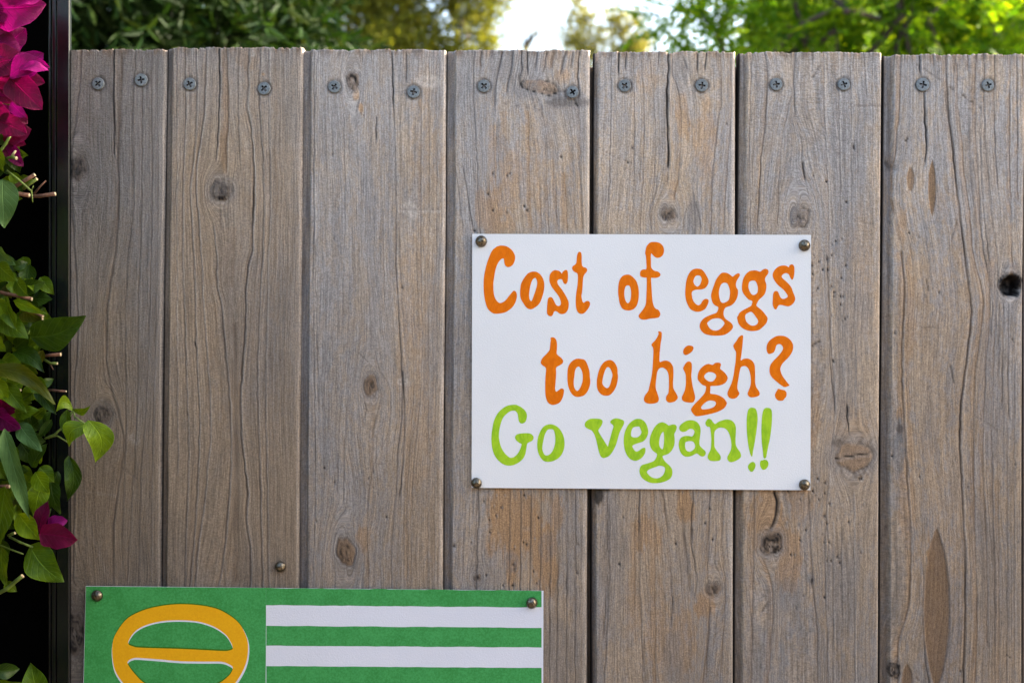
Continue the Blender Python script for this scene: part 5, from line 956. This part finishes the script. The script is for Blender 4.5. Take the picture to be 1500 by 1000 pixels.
# twigs, cut ends pale
def twig(pts, r0, r1, d, mat, cut=True):
    me = tubes_mesh('twig', [([P(x, y, d + k * .002) for k, (x, y) in enumerate(pts)], list(np.linspace(r0, r1, len(pts)) * U))], mat, 10)
    if cut:
        a = P(*pts[-1], d + (len(pts) - 1) * .002); b = P(*pts[-2], d + (len(pts) - 2) * .002); dirv = (a - b).normalized()
        bm = bmesh.new(); bm.from_mesh(me); me.materials.append(CUT)
        for f in bm.faces:
            if len(f.verts) == 3 and (f.calc_center_median() - a).length < r1 * U * 1.2: f.material_index = 1
        bm.to_mesh(me); bm.free()
    return addp(bpy.data.objects.new('twig', me), vine)
for pts, r0, r1, d, m, c in [
 ([(-10,425),(8,430),(30,434),(47,438)], 2.4, 2.6, .050, TWIG, True), ([(38,455),(52,458),(63,464)], 2.2, 2.4, .055, TWIG, True), ([(62,464),(62,473)], 1.6, .8, .055, CUT, False),
 ([(60,522),(74,520),(89,519)], 1.8, 2.6, .035, TWIG, True), ([(64,526),(74,532),(84,532)], 2.0, 1.8, .035, GTWIG, True), ([(73,532),(78,541)], 1.1, .6, .035, TWIG, False),
 ([(68,571),(84,572),(97,573)], 1.5, 1.5, .030, TWIG, True), ([(-20,284),(20,283),(43,286)], 3.2, 2.9, .045, TWIG, True), ([(42,288),(60,287),(81,284)], 2.4, 2.8, .040, TWIG, True),
 ([(18,276),(34,266),(51,256)], 2.8, 2.6, .050, TWIG, True), ([(34,277),(44,269),(54,262)], 2.2, 2.4, .046, GTWIG, True), ([(50,284),(58,274),(67,265)], 1.8, .9, .040, TWIG, False),
 ([(10,250),(28,264),(46,280)], 1.5, 1.4, .055, GTWIG, False), ([(46,280),(48,296)], 1.2, .6, .055, GTWIG, False), ([(46,280),(49,272)], 1.0, .6, .055, GTWIG, False),
 ([(-20,250),(0,222),(10,208),(15,198)], 2.2, 2.0, .060, GTWIG, True), ([(10,232),(18,230),(24,232)], 2.0, 2.4, .060, GTWIG, True), ([(18,228),(23,221)], 1.8, 1.4, .060, CUT, False),
 ([(-10,872),(10,862),(24,850),(33,843)], 2.8, 2.8, .050, GTWIG, True), ([(14,786),(30,794),(48,801)], 1.8, 1.4, .060, GTWIG, False), ([(-6,796),(20,806),(34,811)], 1.3, 1.0, .052, GTWIG, False), ([(12,784),(22,780)], 2.0, 2.2, .056, GTWIG, True),
 ([(66,642),(80,636),(96,622),(107,600)], 1.6, 1.6, .050, GTWIG, False), ([(66,642),(84,638),(100,648)], 1.2, .8, .045, GTWIG, False), ([(107,600),(110,612)], 1.2, 1.4, .056, GTWIG, False), ([(128,622),(118,616),(109,610)], 1.0, 1.2, .060, GTWIG, False),
 ([(-10,712),(14,712)], 2.4, 2.6, .05, TWIG, True), ([(-8,566),(22,568),(30,572)], 2.0, 2.2, .044, TWIG, True), ([(36,512),(40,490),(47,480)], 1.2, 1.0, .04, GTWIG, False)]:
    twig(pts, r0, r1, d, m, c)
# the woody canes that carry it, rising from the ground outside the view
for i in range(9):
    x0 = -120 + vr.uniform(-90, 60); pts = []; x = x0
    for k in range(9):
        y = 2560 - k * 290; pts.append((x, y)); x += vr.uniform(-34, 30)
    twig([(min(p[0], -14), p[1]) for p in pts], 7.5, 2.0, .03 + .012 * i % .06, TWIG, False).name = 'cane'

# ------------------------------------------------------------------ trees behind the fence
tr = np.random.RandomState(77)
def unit(v): return v / np.maximum(np.linalg.norm(v, axis=-1, keepdims=True), 1e-6)
def foliage(name, parent, mat, pos, dirs, tl, nl, ll, lw, pin=False, droop=.0, spread=.9, rnd=.5, rng=tr):
    """pos, dirs: twig starts and directions; nl leaves set along each twig of length tl; leaf ll x lw"""
    N = len(pos); t = np.tile(np.linspace(.15, 1, nl), (N, 1)); side = np.tile(np.where(np.arange(nl) % 2 == 0, 1., -1.), (N, 1))
    tls = tl * rng.uniform(.7, 1.25, (N, 1))
    up = np.tile(np.array([0, 0, 1.0]), (N, 1)); pl = unit(np.cross(dirs, up) + rng.normal(0, .35, (N, 3)))    # across the twig
    nrm = unit(np.cross(dirs, pl))
    q = pos[:, None, :] + dirs[:, None, :] * (t * tls)[:, :, None]
    q[:, :, 2] -= droop * (t * tls) ** 1.5
    d = dirs[:, None, :] * .75 + pl[:, None, :] * (side * spread)[:, :, None] + rng.normal(0, rnd * (.3 if pin else 1), (N, nl, 3)); d[:, :, 2] -= droop * .8
    d = unit(d); n = unit(nrm[:, None, :] + rng.normal(0, .3 if pin else .8, (N, nl, 3))); w = unit(np.cross(d, n)); n = np.cross(w, d)
    sc = rng.uniform(.65, 1.2, (N, nl, 1)); q = q.reshape(-1, 3); d = (d * sc * ll).reshape(-1, 3); w = (w * sc * lw * .5).reshape(-1, 3); n = (n * sc * lw * .22).reshape(-1, 3)
    M = len(q)
    v = np.stack([q, q + d * .30 + w * .92 + n, q + d * .68 + w * .72 + n - d * 0, q + d, q + d * .68 - w * .72 + n, q + d * .30 - w * .92 + n], 1)
    o = (np.arange(M) * 6)[:, None]
    F1 = o + np.array([[0, 1, 2, 3]]); F2 = o + np.array([[0, 3, 4, 5]])
    me = np_mesh(name, v.reshape(-1, 3), [np.concatenate([F1, F2])], mat, False)
    return link(bpy.data.objects.new(name, me), parent, kind='stuff')
def in_blobs(blobs, n, rng, shell=.35):
    """n points spread through ellipsoids (cx,cy,cz,rx,ry,rz), denser near the skin, with clumping"""
    vol = np.array([b[3] * b[4] * b[5] for b in blobs]) ** .8; k = rng.choice(len(blobs), n, p=vol / vol.sum()); B = np.array(blobs)[k]
    u = unit(rng.normal(0, 1, (n, 3))); r = rng.uniform(shell, 1, (n, 1)) ** .6
    return B[:, :3] + u * r * B[:, 3:], u
def trunk_specs(base, top, r0, r1, bends=.12, seed=1, n=7):
    r = random.Random(seed); b = Vector(base); t = Vector(top); pts = []
    for i in range(n):
        f = i / (n - 1); p = b.lerp(t, f); j = bends * math.sin(f * math.pi)
        pts.append(p + Vector((r.uniform(-j, j), r.uniform(-j, j), 0)))
    return pts, [r0 + (r1 - r0) * i / (n - 1) for i in range(n)]
def tree(label, base, forks, r0, blobs, nt, leafargs, mat, cat='tree', trunkmat=BARK, extra=(), seed=1, name='tree', group=None):
    e = empty(name, base, label, cat, group); r = random.Random(seed)
    sp = []; z0 = forks[0][2]
    main = trunk_specs(base, forks[0], r0, r0 * .62, .08, seed); sp.append(main)
    for i, f in enumerate(forks[1:]):
        st = main[0][-1 - (i % 3)]; sp.append(trunk_specs(st, f, r0 * .5, r0 * .08, .18, seed + i + 1, 8))
        for j in range(3):
            a = sp[-1][0][3 + j]; tip = Vector(f) + Vector((r.uniform(-.6, .6), r.uniform(-.5, .5), r.uniform(-.5, .5)))
            sp.append(trunk_specs(a, tip, r0 * .2, r0 * .04, .1, seed + i * 7 + j, 6))
    o = bpy.data.objects.new('trunk', tubes_mesh('trunk', sp, trunkmat, 8)); addp(o, e)
    for pts, rad in extra:
        addp(bpy.data.objects.new('branch', tubes_mesh('branch', [(pts, rad)], trunkmat, 7)), e)
    rng = np.random.RandomState(seed * 13 + 5)
    pos, u = in_blobs(blobs, nt, rng, leafargs.pop('shell', .35))
    dirs = unit(u * .8 + rng.normal(0, .6, u.shape) + np.array([0, 0, leafargs.pop('rise', .1)]))
    c = foliage('crown', None, mat, pos, dirs, rng=rng, **leafargs); place(c, e)
    return e
def Q(px_, py_, y):     # a point seen at photo px, at distance y behind the fence
    k = (D + y) / D; return ((px_ - 750) * U * k, y, CAMZ + (500 - py_) * U * k)
def blob(px_, py_, y, rp, ry=None, rz=None):
    k = (D + y) / D * U; x, yy, z = Q(px_, py_, y); return (x, yy, z, rp * k, (ry or rp) * k, (rz or rp) * k)

# the body of the bougainvillea, out of view to the left, wrapped round its canes
LEAF_VINE = leaf_material('vine_mass_leaf', [(.05, .10, .004), (.09, .16, .004), (.03, .065, .004), (.16, .25, .005), (.07, .13, .004)], .35)
BRACT_MASS = leaf_material('bract_mass', [(.26, .001, .13), (.17, .001, .06), (.34, .002, .18)], .35)
vrn = np.random.RandomState(51)
def vine_pts(n, y0, y1):
    q = np.empty((n, 3)); x = -118 - np.abs(vrn.normal(0, 110, n)); y = vrn.uniform(y0, y1, n); d = vrn.uniform(.02, .20, n)
    for i in range(n): q[i] = P(x[i], y[i], d[i])
    return q
def vdirs(n): return unit(vrn.normal(0, 1, (n, 3)) * np.array([.7, .7, .8]) + np.array([-.5, -.3, 0]))
place(foliage('foliage', None, LEAF_VINE, vine_pts(900, -420, 2150), vdirs(900), .07, 5, .036, .024, droop=.6, rng=vrn), vine)
place(foliage('blossom', None, BRACT_MASS, vine_pts(150, -420, 500), vdirs(150), .04, 6, .026, .021, droop=.3, rng=vrn), vine)
# dark lance-leaved tree close behind the left half of the fence
T1 = [(-2.15, 3.5, 3.1, 1.25, 1.0, 1.35), (-1.45, 3.4, 2.75, .70, .7, .66), (-3.2, 3.9, 3.4, 1.5, 1.2, 1.5), (-1.75, 3.6, 3.9, 1.0, 1.0, 1.0), (-1.12, 3.35, 2.62, .40, .5, .5)]
tree('dark green narrow-leaved tree close behind the left half of the fence', (-1.64, 3.6, 0), [(-1.62, 3.6, 2.1), (-2.6, 3.7, 3.6), (-1.5, 3.5, 3.5), (-1.1, 3.4, 2.8), (-3.3, 3.9, 3.8)], .085,
     T1, 12500, dict(tl=.28, nl=11, ll=.092, lw=.020, droop=.5, spread=.7, rnd=.45, shell=.2), LEAF_DARK, seed=3)
# yellow-green bushy tree further back
Y2 = 12.0
B2 = [blob(*a) for a in [(430,30,Y2,70),(500,50,Y2,60),(560,35,Y2,46),(575,-35,Y2,55),(610,66,Y2,44),(592,8,Y2,34),(668,58,Y2,46),(690,12,Y2,32),(700,64,Y2,24),(715,-20,Y2,34),(650,-60,Y2,55),(520,-60,Y2,70),(560,130,Y2,90),(660,130,Y2,60),(440,130,Y2,80),(600,220,Y2,90),(620,-130,Y2,50),(540,-140,Y2,60),(722,18,Y2,14),(672,-10,Y2,24)]]
tree('yellow-green bushy tree beside the gap of white sky', Q(575, 2500, Y2)[:2] + (0,), [Q(578, 200, Y2), Q(600, -60, Y2), Q(680, 40, Y2), Q(470, 20, Y2), Q(540, -100, Y2), Q(650, 70, Y2)], .16,
     B2, 9500, dict(tl=.16, nl=8, ll=.060, lw=.030, spread=.9, rnd=.8, shell=.55), LEAF_YELLOW, seed=5)
# two wispy distant trees
Y3 = 22.0
for i, (lab, bl, fk, bx) in enumerate([
    ('pale wispy tree far off, on the left of the two in the sky gap', [(853,20,13),(846,6,9),(858,2,8),(842,42,16),(852,62,18),(828,52,7),(866,30,8),(880,52,12),(838,72,12),(870,74,14),(850,90,20),(848,-18,9),(812,76,7)], [(853, 70), (853, -22), (842, 40), (875, 50), (830, 55)], 853),
    ('pale wispy tree far off, on the right of the two in the sky gap', [(902,40,11),(896,20,7),(908,30,9),(925,32,8),(918,54,9),(938,66,13),(930,78,13),(905,66,5),(914,84,16),(894,4,5),(945,50,6),(903,76,9)], [(908, 80), (900, 0), (925, 35), (938, 60)], 908)]):
    tree(lab, Q(bx, 2500, Y3)[:2] + (0,), [Q(x, y, Y3) for x, y in fk], .05, [blob(x, y, Y3, r_ * 1.2) for x, y, r_ in bl], 620, dict(tl=.15, nl=7, ll=.07, lw=.034, spread=.9, rnd=.9, shell=.02), LEAF_OLIVE, seed=8 + i)
# bare branching treetop low in the gap
e = empty('bare_tree', Q(771, 2500, 16)[:2] + (0,), 'small bare treetop poking just above the boards in the sky gap', 'tree')
sp = [trunk_specs(Q(771, 1800, 16)[:2] + (0,), Q(770, 60, 16), .12, .035, .05, 5)]
for a, b in [((770,72),(774,62)),((772,70),(787,42)),((779,58),(786,40)),((774,66),(776,42)),((784,50),(790,52)),((770,64),(768,54)),((770,72),(764,66))]: sp.append(([Vector(Q(*a, 16)), Vector(Q((a[0]+b[0])/2+1, (a[1]+b[1])/2, 16)), Vector(Q(*b, 16))], [.03, .02, .008]))
addp(bpy.data.objects.new('trunk', tubes_mesh('trunk', sp, BARK, 6)), e)
pos_, u_ = in_blobs([blob(786, 44, 16, 6), blob(768, 66, 16, 5)], 34, np.random.RandomState(3), .1)
place(foliage('crown', None, LEAF_OLIVE, pos_, u_, .1, 5, .045, .02, rng=np.random.RandomState(4)), e)
# bright pinnate-leaved tree close behind the right half
Y4 = 4.4
def br(pts, r0, r1, y=Y4): return ([Vector(Q(x, yy, y)) for x, yy in pts], list(np.linspace(r0, r1, len(pts))))
ex4 = [br([(1190,150),(1187,75),(1177,40),(1166,16),(1160,-30)], .017, .010), br([(1186,78),(1170,50),(1153,37),(1146,20)], .009, .005),
       br([(1335,150),(1332,76),(1328,53),(1322,14),(1318,-40)], .013, .008), br([(1328,55),(1334,26),(1337,0),(1340,-30)], .008, .006), br([(1328,55),(1318,45),(1305,30)], .006, .003),
       br([(1068,110),(1058,68),(1047,42),(1030,26),(1016,8),(1008,-20)], .012, .007), br([(1462,90),(1456,42),(1451,20),(1449,-20)], .010, .007), br([(1480,40),(1500,22),(1530,8)], .006, .004), br([(1352,60),(1358,36),(1362,10)], .006, .003)]
B4 = [blob(*a) for a in [(978,30,4.1,30),(1012,14,4.2,38),(1060,20,4.3,44),(960,4,4.1,20),(1010,-30,Y4,44),(1040,45,4.0,46),(995,66,4.2,26),(985,12,4.1,26),(1040,100,4.2,60),(1110,-50,Y4,80),(1150,60,4.7,60),(1195,-40,4.4,80),(1255,40,4.1,60),(1280,-50,4.6,90),(1340,60,4.9,80),(1400,-40,4.5,90),(1430,60,4.2,70),(1500,-30,4.7,90),(1520,60,4.4,80),(1640,10,4.8,120),(1200,160,4.8,110),(1400,170,4.6,120),(1300,-190,4.7,150),(1480,-180,4.8,130),(1120,-170,4.6,100)]]
k4 = Q(1250, 0, Y4)
tree('bright green tree with feathery leaves close behind the right half of the fence', (1.75, 4.5, 0), [(1.72, 4.5, 1.9)] + [Q(1330, 20, Y4), Q(1190, 30, Y4), Q(1060, 90, Y4), Q(1460, 30, Y4), Q(1300, -150, Y4)], .075,
     B4, 2800, dict(tl=.26, nl=15, ll=.048, lw=.020, pin=True, droop=.35, spread=1.0, rnd=.3, shell=.25), LEAF_BRIGHT, extra=ex4, seed=12)
# broad green trees further behind on the right
for i, (lab, yy, bl, fk, nt) in enumerate([
   ('soft green rounded tree deep behind the feathery tree, nearer the middle', 10.0, [(1150,50,60),(1205,20,60),(1230,80,60),(1180,120,80),(1140,100,50),(1215,-50,50)], [(1190, 150), (1160, 40), (1210, 0), (1230, 60)], 1500),
   ('broad mid-green tree deep behind the fence at the far right', 12.0, [(1290,50,70),(1370,40,80),(1440,50,80),(1510,30,80),(1400,110,110),(1300,120,90),(1530,120,100),(1400,-28,60),(1300,-30,50)], [(1400, 160), (1330, 30), (1450, 20), (1400, -20), (1520, 30)], 3300)]):
    tree(lab, Q(fk[0][0], 2500, yy)[:2] + (0,), [Q(x, y, yy) for x, y in fk], .15, [blob(x, y, yy, r_) for x, y, r_ in bl], nt, dict(tl=.2, nl=9, ll=.075, lw=.036, spread=.9, rnd=.7, shell=.5), LEAF_MID, seed=20 + i)

# ------------------------------------------------------------------ added unseen fence blocking low sky, mirrored dark in the pins and post
opp = empty('added_blocker_fence', (0, -2.7, 0), 'dark boarded fence added out of view, blocking low sky opposite the weathered one', 'fence')
om = box_mesh('board', -.075, .075, -.01, .01, 0, 2.4, simple('blocker_boards', (.028, .023, .02), .8, var=.3, scale=9), .002)
for i in range(-30, 31):
    o = bpy.data.objects.new('board', om); o.location = (i * .158, 0, random.Random(i).uniform(-.01, .01)); C.objects.link(o); o.parent = opp
